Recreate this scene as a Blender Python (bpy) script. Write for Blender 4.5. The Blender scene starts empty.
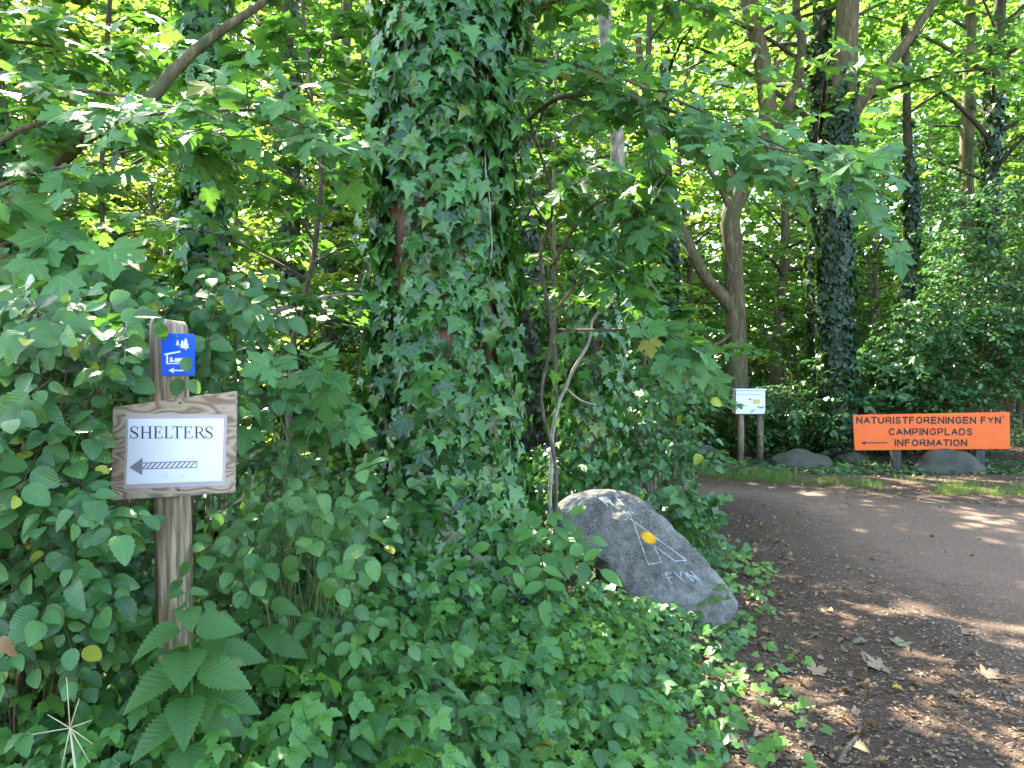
import bpy, math, random
import numpy as np
from mathutils import Vector, noise
from mathutils.bvhtree import BVHTree
R = math.radians
S = bpy.context.scene
COL = S.collection
rng = np.random.default_rng(7)
rd = random.Random(11)

# ------------------------------------------------------------------ camera
F = 750.0
CAMZ = 1.6
PITCH = math.atan(14 / F)
cd = bpy.data.cameras.new("camera"); cam = bpy.data.objects.new("camera", cd); COL.objects.link(cam)
cd.sensor_width = 36; cd.lens = 36 * F / 1024; cd.clip_end = 900; cd.clip_start = .05
cam.location = (0, 0, CAMZ); cam.rotation_euler = (math.pi / 2 - PITCH, 0, 0)
S.camera = cam
cp, sp = math.cos(PITCH), math.sin(PITCH)
def at(px, py, Y):
    """world point on the plane y=Y seen at pixel px,py"""
    a = (px - 512) / F; b = (384 - py) / F
    d = (a, cp + b * sp, -sp + b * cp)
    t = Y / d[1]
    return Vector((d[0] * t, Y, CAMZ + d[2] * t))
def proj(p):
    x, y, z = p[0], p[1], p[2] - CAMZ
    dep = y * cp - z * sp
    up = y * sp + z * cp
    return 512 + F * x / dep, 384 - F * up / dep

# ------------------------------------------------------------------ terrain
def sst(a, b, x):
    t = min(1, max(0, (x - a) / (b - a))); return t * t * (3 - 2 * t)
def edge_x(y):            # where the planted bank ends
    return float(np.interp(y, [0, 2, 2.8, 3.5, 4.5, 6, 7.5, 8.6], [.55, .7, .92, 1.12, 1.42, 1.75, 2.0, 2.0]))
def road_d(x, y):         # signed distance inside the road
    near = max(x - 2.35 - .12 * math.sin(y * 1.7), y - 8.75 - .1 * math.sin(x * 1.3))
    far = (12.3 - .36 * x - .02 * x * x if x < 9 else 7.44 - (x - 9) * .6) - y + .12 * math.sin(x * 2.1)
    return min(near, far)
def gh(x, y):
    b = .24 * sst(0, 1.3, edge_x(min(y, 8.6)) - x) * (1 - sst(7.4, 8.8, y))
    h = b + .02 * noise.noise(Vector((x * .9, y * .9, 0))) + .01 * noise.noise(Vector((x * 3.1, y * 3.1, 4)))
    if y > 12: h += min(.5, (y - 12) * .02) + .12 * noise.noise(Vector((x * .2, y * .2, 9))) * sst(12, 18, y)
    h -= .02 * sst(0, .6, road_d(x, y))
    return h

# ------------------------------------------------------------------ mesh builder
class MB:
    def __init__(s): s.v = []; s.f = []; s.n = 0; s.chunks = []; s.vr = []
    def add(s, vs, fs):
        b = s.n; s.v.extend([tuple(q) for q in vs]); s.n += len(vs)
        s.f.extend([tuple(b + i for i in f) for f in fs])
    def tube(s, pts, rad, seg=8, cap=True, wob=0, sd=0):
        pts = [Vector(p) for p in pts]
        n = len(pts); b = s.n; prev = None
        t0 = (pts[1] - pts[0]).normalized()
        ref = Vector((0, 1, 0)) if abs(t0.y) < .9 else Vector((1, 0, 0))
        for i in range(n):
            t = (pts[min(i + 1, n - 1)] - pts[max(i - 1, 0)])
            t = t.normalized() if t.length > 1e-9 else t0
            a = ref - t * ref.dot(t); a.normalize(); c = t.cross(a); ref = a
            for k in range(seg):
                an = 2 * math.pi * k / seg
                dx, dy = math.cos(an), math.sin(an)
                rr = rad[i]
                if wob: rr *= 1 + wob * noise.noise(Vector((dx * 1.3 + sd, dy * 1.3, pts[i].z * 1.1 + sd)))
                s.v.append(tuple(pts[i] + (a * dx + c * dy) * rr)); s.n += 1
        for i in range(n - 1):
            for k in range(seg):
                k2 = (k + 1) % seg
                s.f.append((b + i * seg + k, b + i * seg + k2, b + (i + 1) * seg + k2, b + (i + 1) * seg + k))
        if cap:
            s.f.append(tuple(b + k for k in range(seg))[::-1]); s.f.append(tuple(b + (n - 1) * seg + k for k in range(seg)))
    def box(s, x0, x1, y0, y1, z0, z1):
        s.add([(x0, y0, z0), (x1, y0, z0), (x1, y1, z0), (x0, y1, z0), (x0, y0, z1), (x1, y0, z1), (x1, y1, z1), (x0, y1, z1)],
              [(0, 3, 2, 1), (4, 5, 6, 7), (0, 1, 5, 4), (1, 2, 6, 5), (2, 3, 7, 6), (3, 0, 4, 7)])
    def build(s, name, mat, parent=None, smooth=True, bevel=0):
        me = bpy.data.meshes.new(name)
        o = Vector((0, 0, 0)); q_ = parent
        while q_: o += Vector(q_.location); q_ = q_.parent
        me.from_pydata([(a - o.x, b - o.y, c - o.z) for a, b, c in s.v], [], s.f)
        if smooth: me.polygons.foreach_set("use_smooth", [True] * len(me.polygons))
        me.materials.append(mat); me.update()
        ob = bpy.data.objects.new(name, me); COL.objects.link(ob)
        if parent: ob.parent = parent
        if bevel:
            m = ob.modifiers.new("bevel", "BEVEL"); m.width = bevel; m.segments = 2; m.limit_method = 'ANGLE'
        return ob

class Leaves:
    """collects leaf placements; one template per object"""
    def __init__(s): s.p = []; s.d = []; s.n = []; s.s = []
    def add(s, p, d, n, size): s.p.append(tuple(p)); s.d.append(tuple(d)); s.n.append(tuple(n)); s.s.append(size)
    def build(s, name, tmpl, mat, parent=None, smooth=True, sub=None, curl=.0):
        tv, tf = tmpl
        idx = slice(None)
        P = np.array(s.p, float)[idx]; D = np.array(s.d, float)[idx]; N = np.array(s.n, float)[idx]; Z = np.array(s.s, float)[idx]
        if parent: P = P - np.array(parent.location)  # leaves only ever hang on the thing itself
        D /= np.linalg.norm(D, axis=1)[:, None] + 1e-9
        N = N - D * (N * D).sum(1)[:, None]; N /= np.linalg.norm(N, axis=1)[:, None] + 1e-9
        X = np.cross(D, N)
        V = np.array(tv, float); k = len(V); M = len(P)
        r = rng.random(M)
        cu = rng.normal(0, 1, M) * curl
        zz = V[None, :, 2] + cu[:, None] * (V[None, :, 1] ** 2) * .5
        wx = 1 + rng.normal(0, .08, M)
        W = P[:, None, :] + Z[:, None, None] * (V[None, :, 0:1] * wx[:, None, None] * X[:, None, :] + V[None, :, 1:2] * D[:, None, :] + zz[:, :, None] * N[:, None, :])
        W = W.reshape(-1, 3)
        tot = np.array([len(f) for f in tf]); flat = np.concatenate([np.array(f) for f in tf])
        loops = (flat[None, :] + (np.arange(M) * k)[:, None]).ravel()
        tots = np.tile(tot, M); starts = np.concatenate([[0], np.cumsum(tots)[:-1]])
        me = bpy.data.meshes.new(name)
        me.vertices.add(len(W)); me.vertices.foreach_set("co", W.astype(np.float32).ravel())
        me.loops.add(len(loops)); me.loops.foreach_set("vertex_index", loops.astype(np.int32))
        me.polygons.add(len(tots)); me.polygons.foreach_set("loop_start", starts.astype(np.int32))
        if smooth: me.polygons.foreach_set("use_smooth", np.ones(len(tots), bool))
        me.update(calc_edges=True)
        a = me.attributes.new("rnd", 'FLOAT', 'POINT'); a.data.foreach_set("value", np.repeat(r, k).astype(np.float32))
        uv = me.uv_layers.new(name="UVMap")
        luv = V[flat][:, :2] + np.array([.5, 0]); luv = np.tile(luv, (M, 1))
        uv.data.foreach_set("uv", luv.astype(np.float32).ravel())
        me.materials.append(mat)
        ob = bpy.data.objects.new(name, me); COL.objects.link(ob)
        if parent: ob.parent = parent
        return ob

def fan_template(half, center, droop=.25, fold=.15):
    out = list(half) + [(-x, y) for x, y in half[-2:0:-1]]
    out = out if half[0][0] == 0 else out
    vs = [(center[0], center[1], .0)]
    for x, y in out:
        r2 = (x - center[0]) ** 2 + (y - center[1]) ** 2
        vs.append((x, y, -droop * r2 + fold * abs(x) - .02))
    n = len(out)
    return vs, [(0, 1 + (i + 1) % n, 1 + i) for i in range(n)]
def strip_template(n, wf, serr=0, fold=.25, curl=.35, tips=0.):
    vs = []; fs = []
    for i in range(n):
        v = i / (n - 1); w = wf(v)
        if serr and 0 < i < n - 1: w *= (1 + serr) if i % 2 else (1 - serr)
        dz = -curl * v * v
        vs += [(-w, v + (serr * .12 if i % 2 else 0), dz + fold * w), (0, v, dz), (w, v + (serr * .12 if i % 2 else 0), dz + fold * w)]
    for i in range(n - 1):
        b = i * 3
        fs += [(b, b + 1, b + 4, b + 3), (b + 1, b + 2, b + 5, b + 4)]
    return vs, fs
def combine(parts):
    vs = []; fs = []
    for (tv, tf), ang, sc, ox, oy in parts:
        b = len(vs); c, s_ = math.cos(ang), math.sin(ang)
        vs += [((x * c - y * s_) * sc + ox, (x * s_ + y * c) * sc + oy, z * sc) for x, y, z in tv]
        fs += [tuple(b + i for i in f) for f in tf]
    return vs, fs
IVY = fan_template([(0, .03), (.16, -.12), (.36, -.12), (.47, -.02), (.34, .16), (.6, .38), (.38, .42), (.22, .52), (.13, .75), (0, 1)], (0, .22), .3, .22)
IVY_FAR = fan_template([(0, 0), (.42, -.1), (.55, .35), (.2, .5), (0, 1)], (0, .22), .3, .2)
IVY_G = fan_template([(0, .05), (.25, -.16), (.52, -.02), (.5, .2), (.62, .42), (.33, .55), (.2, .8), (0, .95)], (0, .2), .25, .2)
MAPLE = fan_template([(0, 0), (.13, -.11), (.28, -.15), (.45, -.06), (.37, .07), (.5, .12), (.55, .28), (.7, .44), (.52, .45), (.4, .52), (.22, .42), (.25, .56), (.33, .68), (.19, .76), (.13, .88), (0, 1.02)], (0, .2), .22, .12)
MAPLE_FAR = (lambda h: ([(x, y, -.2 * (x * x + (y - .3) ** 2)) for x, y in h + [(-a, b) for a, b in h[-2:0:-1]]],
                        [tuple(range(len(h))) + (), tuple([0] + list(range(2 * len(h) - 3, len(h) - 2, -1)))]))([(0, 0), (.44, -.06), (.62, .44), (.24, .46), (0, 1)])
MAPLE_FAR = ([(0, 0, 0), (.45, -.04, .08), (.62, .45, .02), (.22, .5, .0), (0, 1, -.12), (-.22, .5, 0), (-.62, .45, .02), (-.45, -.04, .08)], [(0, 1, 2, 3, 4), (0, 4, 5, 6, 7)])
OVAL_FAR = ([(0, 0, 0), (.28, .3, .06), (.26, .65, .03), (0, 1, -.1), (-.26, .65, .03), (-.28, .3, .06)], [(0, 1, 2, 3), (0, 3, 4, 5)])
LEAF6 = OVAL_FAR
OVAL = strip_template(13, lambda v: .39 * max(.02, math.sin(math.pi * v ** .85)) ** .62, .06, .3, .3)
NETTLE = strip_template(27, lambda v: .36 * (max(.01, math.sin(math.pi * min(1, v * .97 + .03) ** .58)) ** .9), .10, .28, .3)
LFT = strip_template(9, lambda v: .33 * max(.02, math.sin(math.pi * v ** .9)) ** .8, .16, .25, .3)
TRI = combine([(LFT, 0, .75, 0, .12), (LFT, R(68), .6, 0, .1), (LFT, R(-68), .6, 0, .1)])
CUT = fan_template([(0, 0), (.2, -.2), (.33, -.1), (.5, -.22), (.55, -.02), (.42, .05), (.62, .14), (.7, .32), (.5, .28), (.45, .45), (.22, .3), (.3, .55), (.22, .62), (.3, .78), (.12, .75), (0, .95)], (0, .15), .2, .1)
DEAD = strip_template(9, lambda v: .3 * max(.03, math.sin(math.pi * v ** .8)) ** .6, .18, .9, .5)
DEADM = fan_template([(0, 0), (.28, -.15), (.45, -.06), (.3, .1), (.55, .28), (.7, .44), (.4, .5), (.22, .42), (.33, .68), (.13, .85), (0, 1.02)], (0, .2), -.25, .12)
BLADE = ([(-.03, 0, 0), (.03, 0, 0), (.022, .5, -.05), (-.022, .5, -.05), (0, 1, -.3)], [(0, 1, 2, 3), (3, 2, 4)])

# ------------------------------------------------------------------ materials
def nmat(name):
    m = bpy.data.materials.new(name); m.use_nodes = True; nt = m.node_tree; nt.nodes.clear()
    out = nt.nodes.new("ShaderNodeOutputMaterial")
    return m, nt, out
def N(nt, t, **k):
    n = nt.nodes.new(t)
    for a, b in k.items():
        if a.startswith("i_"):
            n.inputs[int(a[2:]) if a[2:].isdigit() else a[2:].replace("_", " ")].default_value = b
        else: setattr(n, a, b)
    return n
def L(nt, a, b): nt.links.new(a, b)
def mth(nt, op, a, b=None, c=None):
    n = nt.nodes.new("ShaderNodeMath"); n.operation = op
    for i, q in enumerate((a, b, c)):
        if q is None: continue
        if isinstance(q, (int, float)): n.inputs[i].default_value = q
        else: nt.links.new(q, n.inputs[i])
    return n.outputs[0]
def ramp(nt, fac, stops, mode='LINEAR'):
    n = nt.nodes.new("ShaderNodeValToRGB"); cr = n.color_ramp; cr.interpolation = mode
    while len(cr.elements) > 1: cr.elements.remove(cr.elements[-1])
    cr.elements[0].position = stops[0][0]; cr.elements[0].color = (*stops[0][1], 1)
    for p, c in stops[1:]:
        e = cr.elements.new(p); e.color = (*c, 1)
    nt.links.new(fac, n.inputs[0]); return n.outputs[0]
def mixc(nt, fac, a, b, mode='MIX'):
    n = nt.nodes.new("ShaderNodeMix"); n.data_type = 'RGBA'; n.blend_type = mode
    for s_, q in ((0, fac), (6, a), (7, b)):
        if isinstance(q, (int, float)): n.inputs[s_].default_value = q
        elif isinstance(q, tuple): n.inputs[s_].default_value = (*q, 1)
        else: nt.links.new(q, n.inputs[s_])
    return n.outputs[2]

def leaf_mat(name, dark, light, trans, rough=.42, tf=.42, vein=None, veincol=None, odd=None, spec=.5, vs=.35):
    m, nt, out = nmat(name)
    at_ = N(nt, "ShaderNodeAttribute", attribute_name="rnd")
    stops = [(0, dark), (.85, light)]
    if odd: stops = [(0, dark), (.82, light), (.975, light), (.99, odd)]
    col = ramp(nt, at_.outputs["Fac"], stops)
    tstop = [(0, tuple(c * .8 for c in trans)), (1, trans)]
    tc = ramp(nt, at_.outputs["Fac"], tstop)
    bump = None
    if vein:
        uvn = N(nt, "ShaderNodeUVMap"); sep = N(nt, "ShaderNodeSeparateXYZ"); L(nt, uvn.outputs[0], sep.inputs[0])
        x = mth(nt, 'SUBTRACT', sep.outputs[0], .5); y = sep.outputs[1]; ax = mth(nt, 'ABSOLUTE', x)
        if vein == 'strip':
            q = mth(nt, 'FRACT', mth(nt, 'MULTIPLY', mth(nt, 'SUBTRACT', y, mth(nt, 'MULTIPLY', ax, .9)), 8.5))
            lat = mth(nt, 'ABSOLUTE', mth(nt, 'SUBTRACT', q, .5))
            l1 = mth(nt, 'SMOOTHSTEP' if False else 'GREATER_THAN', lat, .43)
            l2 = mth(nt, 'LESS_THAN', ax, .014)
            h = lat
        else:
            yy = mth(nt, 'SUBTRACT', y, .02)
            a = mth(nt, 'ARCTAN2', x, yy); rr = mth(nt, 'SQRT', mth(nt, 'ADD', mth(nt, 'MULTIPLY', x, x), mth(nt, 'MULTIPLY', yy, yy)))
            k = mth(nt, 'DIVIDE', a, .80)
            dl = mth(nt, 'MULTIPLY', mth(nt, 'ABSOLUTE', mth(nt, 'SUBTRACT', k, mth(nt, 'ROUND', k))), rr)
            l1 = mth(nt, 'LESS_THAN', dl, .016); l2 = l1; h = mth(nt, 'MULTIPLY', dl, -2.5)
        msk = mth(nt, 'MULTIPLY', mth(nt, 'MAXIMUM', mth(nt, 'MULTIPLY', l1, .45 if vein == 'strip' else 1.), l2), vs * 1.6)
        vc = veincol or tuple(min(1, c * 2.2 + .03) for c in light)
        col = mixc(nt, msk, col, vc)
        b = N(nt, "ShaderNodeBump"); b.inputs["Strength"].default_value = .35; b.inputs["Distance"].default_value = .004
        L(nt, h, b.inputs["Height"]); bump = b.outputs[0]
    p = N(nt, "ShaderNodeBsdfPrincipled"); L(nt, col, p.inputs["Base Color"])
    p.inputs["Roughness"].default_value = rough; p.inputs["Specular IOR Level"].default_value = spec
    t = N(nt, "ShaderNodeBsdfTranslucent"); L(nt, tc, t.inputs[0])
    if bump: L(nt, bump, p.inputs["Normal"])
    mx = N(nt, "ShaderNodeMixShader"); mx.inputs[0].default_value = tf
    L(nt, p.outputs[0], mx.inputs[1]); L(nt, t.outputs[0], mx.inputs[2]); L(nt, mx.outputs[0], out.inputs[0])
    return m

def bark_mat(name, c1, c2, scale=6, stretch=.18, moss=0, bump=.6):
    m, nt, out = nmat(name)
    tc = N(nt, "ShaderNodeTexCoord"); mp = N(nt, "ShaderNodeMapping"); mp.inputs["Scale"].default_value = (1, 1, stretch)
    L(nt, tc.outputs["Object"], mp.inputs[0])
    n1 = N(nt, "ShaderNodeTexNoise"); n1.inputs["Scale"].default_value = scale * 3; n1.inputs["Detail"].default_value = 8; n1.inputs["Roughness"].default_value = .65; L(nt, mp.outputs[0], n1.inputs[0])
    n2 = N(nt, "ShaderNodeTexNoise"); n2.inputs["Scale"].default_value = scale * .5; n2.inputs["Detail"].default_value = 4; L(nt, tc.outputs["Object"], n2.inputs[0])
    c = ramp(nt, n1.outputs[0], [(.3, tuple(q * .45 for q in c1)), (.5, c1), (.7, c2)])
    c = mixc(nt, mth(nt, 'MULTIPLY', ramp(nt, n2.outputs[0], [(.45, (0, 0, 0)), (.6, (1, 1, 1))]), .3 + moss * .5), c, (.06, .085, .035) if moss else c2)
    p = N(nt, "ShaderNodeBsdfPrincipled"); L(nt, c, p.inputs["Base Color"]); p.inputs["Roughness"].default_value = .9; p.inputs["Specular IOR Level"].default_value = .2
    b = N(nt, "ShaderNodeBump"); b.inputs["Strength"].default_value = bump; b.inputs["Distance"].default_value = .03; L(nt, n1.outputs[0], b.inputs["Height"]); L(nt, b.outputs[0], p.inputs["Normal"])
    L(nt, p.outputs[0], out.inputs[0]); return m

def plain(name, col, rough=.6, spec=.4, noise_amt=.0, nscale=20):
    m, nt, out = nmat(name)
    p = N(nt, "ShaderNodeBsdfPrincipled"); p.inputs["Roughness"].default_value = rough; p.inputs["Specular IOR Level"].default_value = spec
    if noise_amt:
        tc = N(nt, "ShaderNodeTexCoord"); n1 = N(nt, "ShaderNodeTexNoise"); n1.inputs["Scale"].default_value = nscale; n1.inputs["Detail"].default_value = 6
        L(nt, tc.outputs["Object"], n1.inputs[0])
        c = ramp(nt, n1.outputs[0], [(.3, tuple(q * (1 - noise_amt) for q in col)), (.7, tuple(min(1, q * (1 + noise_amt * .5)) for q in col))])
        L(nt, c, p.inputs["Base Color"])
    else: p.inputs["Base Color"].default_value = (*col, 1)
    L(nt, p.outputs[0], out.inputs[0]); return m

M = {}
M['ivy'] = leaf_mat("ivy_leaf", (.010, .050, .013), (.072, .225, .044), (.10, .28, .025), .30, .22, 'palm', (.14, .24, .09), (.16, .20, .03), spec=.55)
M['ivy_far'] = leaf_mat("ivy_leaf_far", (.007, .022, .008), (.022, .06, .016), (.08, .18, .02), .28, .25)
M['ivy_ground'] = leaf_mat("ground_ivy_leaf", (.022, .08, .022), (.075, .20, .045), (.13, .30, .03), .32, .28, 'palm', (.12, .2, .09))
M['maple'] = leaf_mat("sycamore_leaf", (.038, .12, .036), (.085, .225, .06), (.15, .36, .04), .55, .38, 'palm', None, (.25, .22, .03), vs=.25)
M['maple_far'] = leaf_mat("sycamore_leaf_far", (.035, .09, .018), (.07, .15, .025), (.22, .44, .055), .36, .48, None, None, (.25, .24, .03))
M['yellow_far'] = leaf_mat("light_leaf_far", (.05, .10, .015), (.085, .16, .02), (.36, .50, .06), .42, .52)
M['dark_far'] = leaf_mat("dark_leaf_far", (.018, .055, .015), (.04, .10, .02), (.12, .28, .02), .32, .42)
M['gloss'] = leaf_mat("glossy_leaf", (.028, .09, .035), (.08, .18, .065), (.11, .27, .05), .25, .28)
M['elm'] = leaf_mat("elm_leaf", (.018, .070, .022), (.066, .185, .048), (.12, .30, .03), .30, .28, 'strip', None, (.35, .38, .04), vs=.15)
M['bramble'] = leaf_mat("bramble_leaf", (.028, .095, .028), (.09, .22, .055), (.16, .34, .03), .38, .32, 'strip', vs=.22)
M['nettle'] = leaf_mat("nettle_leaf", (.045, .13, .03), (.065, .17, .04), (.16, .36, .03), .55, .36, 'strip', (.03, .08, .02), vs=.3)
M['herb'] = leaf_mat("herb_leaf", (.035, .12, .025), (.10, .26, .05), (.2, .42, .03), .45, .32)
M['herb_b'] = leaf_mat("bright_herb_leaf", (.05, .15, .025), (.14, .32, .045), (.25, .48, .03), .45, .34)
M['grass'] = leaf_mat("grass_blade", (.05, .11, .025), (.13, .20, .05), (.2, .36, .04), .5, .35)
M['stem'] = plain("green_stem", (.06, .10, .03), .6)
M['stem_r'] = plain("brown_stem", (.10, .065, .035), .7)
M['dead'] = leaf_mat("dead_leaf", (.15, .08, .04), (.34, .22, .12), (.3, .15, .05), .6, .2)
M['dead_l'] = leaf_mat("pale_dead_leaf", (.22, .145, .08), (.32, .235, .14), (.3, .2, .08), .65, .2, 'palm', (.2, .13, .07))
M['dead_g'] = leaf_mat("fading_leaf", (.20, .20, .11), (.28, .27, .17), (.3, .3, .1), .6, .2, 'palm', (.45, .4, .3))
M['dead_y'] = leaf_mat("yellow_dead_leaf", (.45, .30, .04), (.5, .34, .05), (.4, .3, .04), .6, .3)
M['litter'] = leaf_mat("litter_flake", (.055, .032, .02), (.28, .18, .11), (.1, .06, .03), .8, .05)
M['bark'] = bark_mat("bark_brown", (.10, .078, .045), (.19, .155, .09), 7, .2, .3)
M['bark_ol'] = bark_mat("bark_olive", (.15, .125, .075), (.27, .23, .14), 5, .15, .8)
M['bark_dk'] = bark_mat("bark_dark", (.06, .048, .036), (.11, .09, .065), 8, .2, .4)
M['bark_pl'] = bark_mat("bark_pale", (.24, .21, .175), (.44, .41, .36), 9, .5, .15)
M['bark_red'] = bark_mat("bark_reddish", (.20, .12, .085), (.34, .22, .16), 7, .2)
M['twig'] = bark_mat("twig_bark", (.13, .10, .08), (.24, .20, .16), 18, .3, .1, .3)
M['vine'] = bark_mat("vine_bark", (.30, .275, .245), (.55, .52, .48), 22, .3, 0, .4)

# ------------------------------------------------------------------ tagging helpers
def tag(o, label=None, cat=None, group=None, kind=None):
    if label: o["label"] = label
    if cat: o["category"] = cat
    if group: o["group"] = group
    if kind: o["kind"] = kind
    return o
def thing(name, label, cat, loc, group=None):
    o = bpy.data.objects.new(name, None); o.empty_display_size = .1; COL.objects.link(o); o.location = loc
    return tag(o, label, cat, group)
def dup(root, loc, rz, sc, label=None):
    r = root.copy(); COL.objects.link(r); r.location = loc; r.rotation_euler = (0, 0, rz); r.scale = (sc, sc, sc * rd.uniform(.9, 1.12))
    if label: r["label"] = label
    for ch in list(root.children):
        c = ch.copy(); COL.objects.link(c); c.parent = r
    return r
def unit(v):
    v = Vector(v); return v.normalized()
def jit(s): return Vector((rd.gauss(0, s), rd.gauss(0, s), rd.gauss(0, s)))
def bez(a, b, c, n=8):
    a, b, c = Vector(a), Vector(b), Vector(c)
    return [a * (1 - t) ** 2 + b * 2 * t * (1 - t) + c * t * t for t in [i / n for i in range(n + 1)]]
def along(pts, t):
    k = t * (len(pts) - 1); i = min(int(k), len(pts) - 2); return pts[i].lerp(pts[i + 1], k - i), (pts[i + 1] - pts[i]).normalized()
def smooth_path(pts, n=4):
    pts = [Vector(p) for p in pts]; out = []
    for i in range(len(pts) - 1):
        p0 = pts[max(i - 1, 0)]; p1 = pts[i]; p2 = pts[i + 1]; p3 = pts[min(i + 2, len(pts) - 1)]
        for k in range(n):
            t = k / n
            out.append(.5 * ((2 * p1) + (p2 - p0) * t + (2 * p0 - 5 * p1 + 4 * p2 - p3) * t * t + (3 * p1 - p0 - 3 * p2 + p3) * t ** 3))
    out.append(pts[-1]); return out

# ------------------------------------------------------------------ SETTING: ground, track
def axis(a, b, fine0, fine1, st, growth=1.22):
    xs = list(np.arange(fine0, fine1, st)); s_ = st; x = xs[-1]
    while x < b: s_ *= growth; x += s_; xs.append(x)
    s_ = st; x = xs[0]; lo = []
    while x > a: s_ *= growth; x -= s_; lo.append(x)
    return lo[::-1] + xs
def soil_mat():
    m, nt, out = nmat("woodland_soil")
    tc = N(nt, "ShaderNodeTexCoord")
    a = N(nt, "ShaderNodeTexNoise"); a.inputs["Scale"].default_value = 60; a.inputs["Detail"].default_value = 9; a.inputs["Roughness"].default_value = .7
    b = N(nt, "ShaderNodeTexNoise"); b.inputs["Scale"].default_value = 2.2; b.inputs["Detail"].default_value = 5
    v = N(nt, "ShaderNodeTexVoronoi"); v.inputs["Scale"].default_value = 85
    for q in (a, b, v): L(nt, tc.outputs["Object"], q.inputs["Vector"])
    c = ramp(nt, a.outputs[0], [(.32, (.035, .022, .015)), (.5, (.085, .056, .04)), (.66, (.17, .115, .08)), (.78, (.27, .19, .13))])
    c = mixc(nt, mth(nt, 'MULTIPLY', b.outputs[0], .5), c, (.12, .08, .058))
    c = mixc(nt, mth(nt, 'MULTIPLY', mth(nt, 'LESS_THAN', v.outputs["Distance"], .18), .5), c, (.22, .15, .10))
    p = N(nt, "ShaderNodeBsdfPrincipled"); L(nt, c, p.inputs["Base Color"]); p.inputs["Roughness"].default_value = .95; p.inputs["Specular IOR Level"].default_value = .15
    bm = N(nt, "ShaderNodeBump"); bm.inputs["Strength"].default_value = .9; bm.inputs["Distance"].default_value = .02
    L(nt, mth(nt, 'ADD', a.outputs[0], mth(nt, 'MULTIPLY', v.outputs["Distance"], .5)), bm.inputs["Height"]); L(nt, bm.outputs[0], p.inputs["Normal"])
    L(nt, p.outputs[0], out.inputs[0]); return m
def road_mat():
    m, nt, out = nmat("dirt_track")
    tc = N(nt, "ShaderNodeTexCoord")
    a = N(nt, "ShaderNodeTexNoise"); a.inputs["Scale"].default_value = 45; a.inputs["Detail"].default_value = 9; a.inputs["Roughness"].default_value = .72
    b = N(nt, "ShaderNodeTexNoise"); b.inputs["Scale"].default_value = 1.3; b.inputs["Detail"].default_value = 6
    v = N(nt, "ShaderNodeTexVoronoi"); v.inputs["Scale"].default_value = 38
    for q in (a, b, v): L(nt, tc.outputs["Object"], q.inputs["Vector"])
    c = ramp(nt, a.outputs[0], [(.3, (.075, .045, .032)), (.5, (.16, .105, .077)), (.72, (.27, .185, .14))])
    c = mixc(nt, ramp(nt, b.outputs[0], [(.35, (0, 0, 0)), (.65, (.7, .7, .7))]), c, (.19, .125, .093))
    c = mixc(nt, mth(nt, 'MULTIPLY', mth(nt, 'LESS_THAN', v.outputs["Distance"], .2), .45), c, (.30, .235, .19))
    ed = N(nt, "ShaderNodeAttribute", attribute_name="edge")
    n3 = N(nt, "ShaderNodeTexNoise"); n3.inputs["Scale"].default_value = 7; n3.inputs["Detail"].default_value = 5; L(nt, tc.outputs["Object"], n3.inputs["Vector"])
    e = ramp(nt, mth(nt, 'ADD', ed.outputs["Fac"], mth(nt, 'MULTIPLY', n3.outputs[0], -.9)), [(-.1, (1, 1, 1)), (.75, (0, 0, 0))])
    dk = ramp(nt, a.outputs[0], [(.32, (.035, .022, .015)), (.5, (.085, .056, .04)), (.7, (.19, .13, .09))])
    c = mixc(nt, e, c, dk)
    p = N(nt, "ShaderNodeBsdfPrincipled"); L(nt, c, p.inputs["Base Color"]); p.inputs["Roughness"].default_value = .93; p.inputs["Specular IOR Level"].default_value = .2
    bm = N(nt, "ShaderNodeBump"); bm.inputs["Strength"].default_value = .7; bm.inputs["Distance"].default_value = .015
    L(nt, mth(nt, 'SUBTRACT', a.outputs[0], mth(nt, 'MULTIPLY', v.outputs["Distance"], .5)), bm.inputs["Height"]); L(nt, bm.outputs[0], p.inputs["Normal"])
    L(nt, p.outputs[0], out.inputs[0]); return m
xs = axis(-120, 120, -4, 9.5, .07); ys = axis(-30, 160, .5, 13.5, .07)
g = MB(); rm = MB(); H = {}
nx, ny = len(xs), len(ys)
gv = [(x, y, gh(x, y)) for y in ys for x in xs]
g.v = gv; g.f = [(j * nx + i, j * nx + i + 1, (j + 1) * nx + i + 1, (j + 1) * nx + i) for j in range(ny - 1) for i in range(nx - 1)]
ground = g.build("ground", soil_mat()); tag(ground, kind="structure")
rv = {}; rf = []; rl = []; re_ = []
for j in range(ny - 1):
    for i in range(nx - 1):
        cx, cy = (xs[i] + xs[i + 1]) / 2, (ys[j] + ys[j + 1]) / 2
        if -40 < cx < 40 and cy > -6 and road_d(cx, cy) > 0:
            q = []
            for a_, b_ in ((i, j), (i + 1, j), (i + 1, j + 1), (i, j + 1)):
                k = b_ * nx + a_
                if k not in rv:
                    rv[k] = len(rl); x, y, z = gv[k]; d = road_d(x, y); rl.append((x, y, z + .004 - .03 * (1 - sst(.0, .16, d)))); re_.append(d)
                q.append(rv[k])
            rf.append(q)
rme = bpy.data.meshes.new("dirt_road"); rme.from_pydata(rl, [], rf); rme.materials.append(road_mat())
rme.polygons.foreach_set("use_smooth", [True] * len(rf))
ra = rme.attributes.new("edge", 'FLOAT', 'POINT'); ra.data.foreach_set("value", [min(2., max(0, d)) for d in re_])
road = bpy.data.objects.new("dirt_road", rme); COL.objects.link(road); tag(road, kind="structure")

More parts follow.
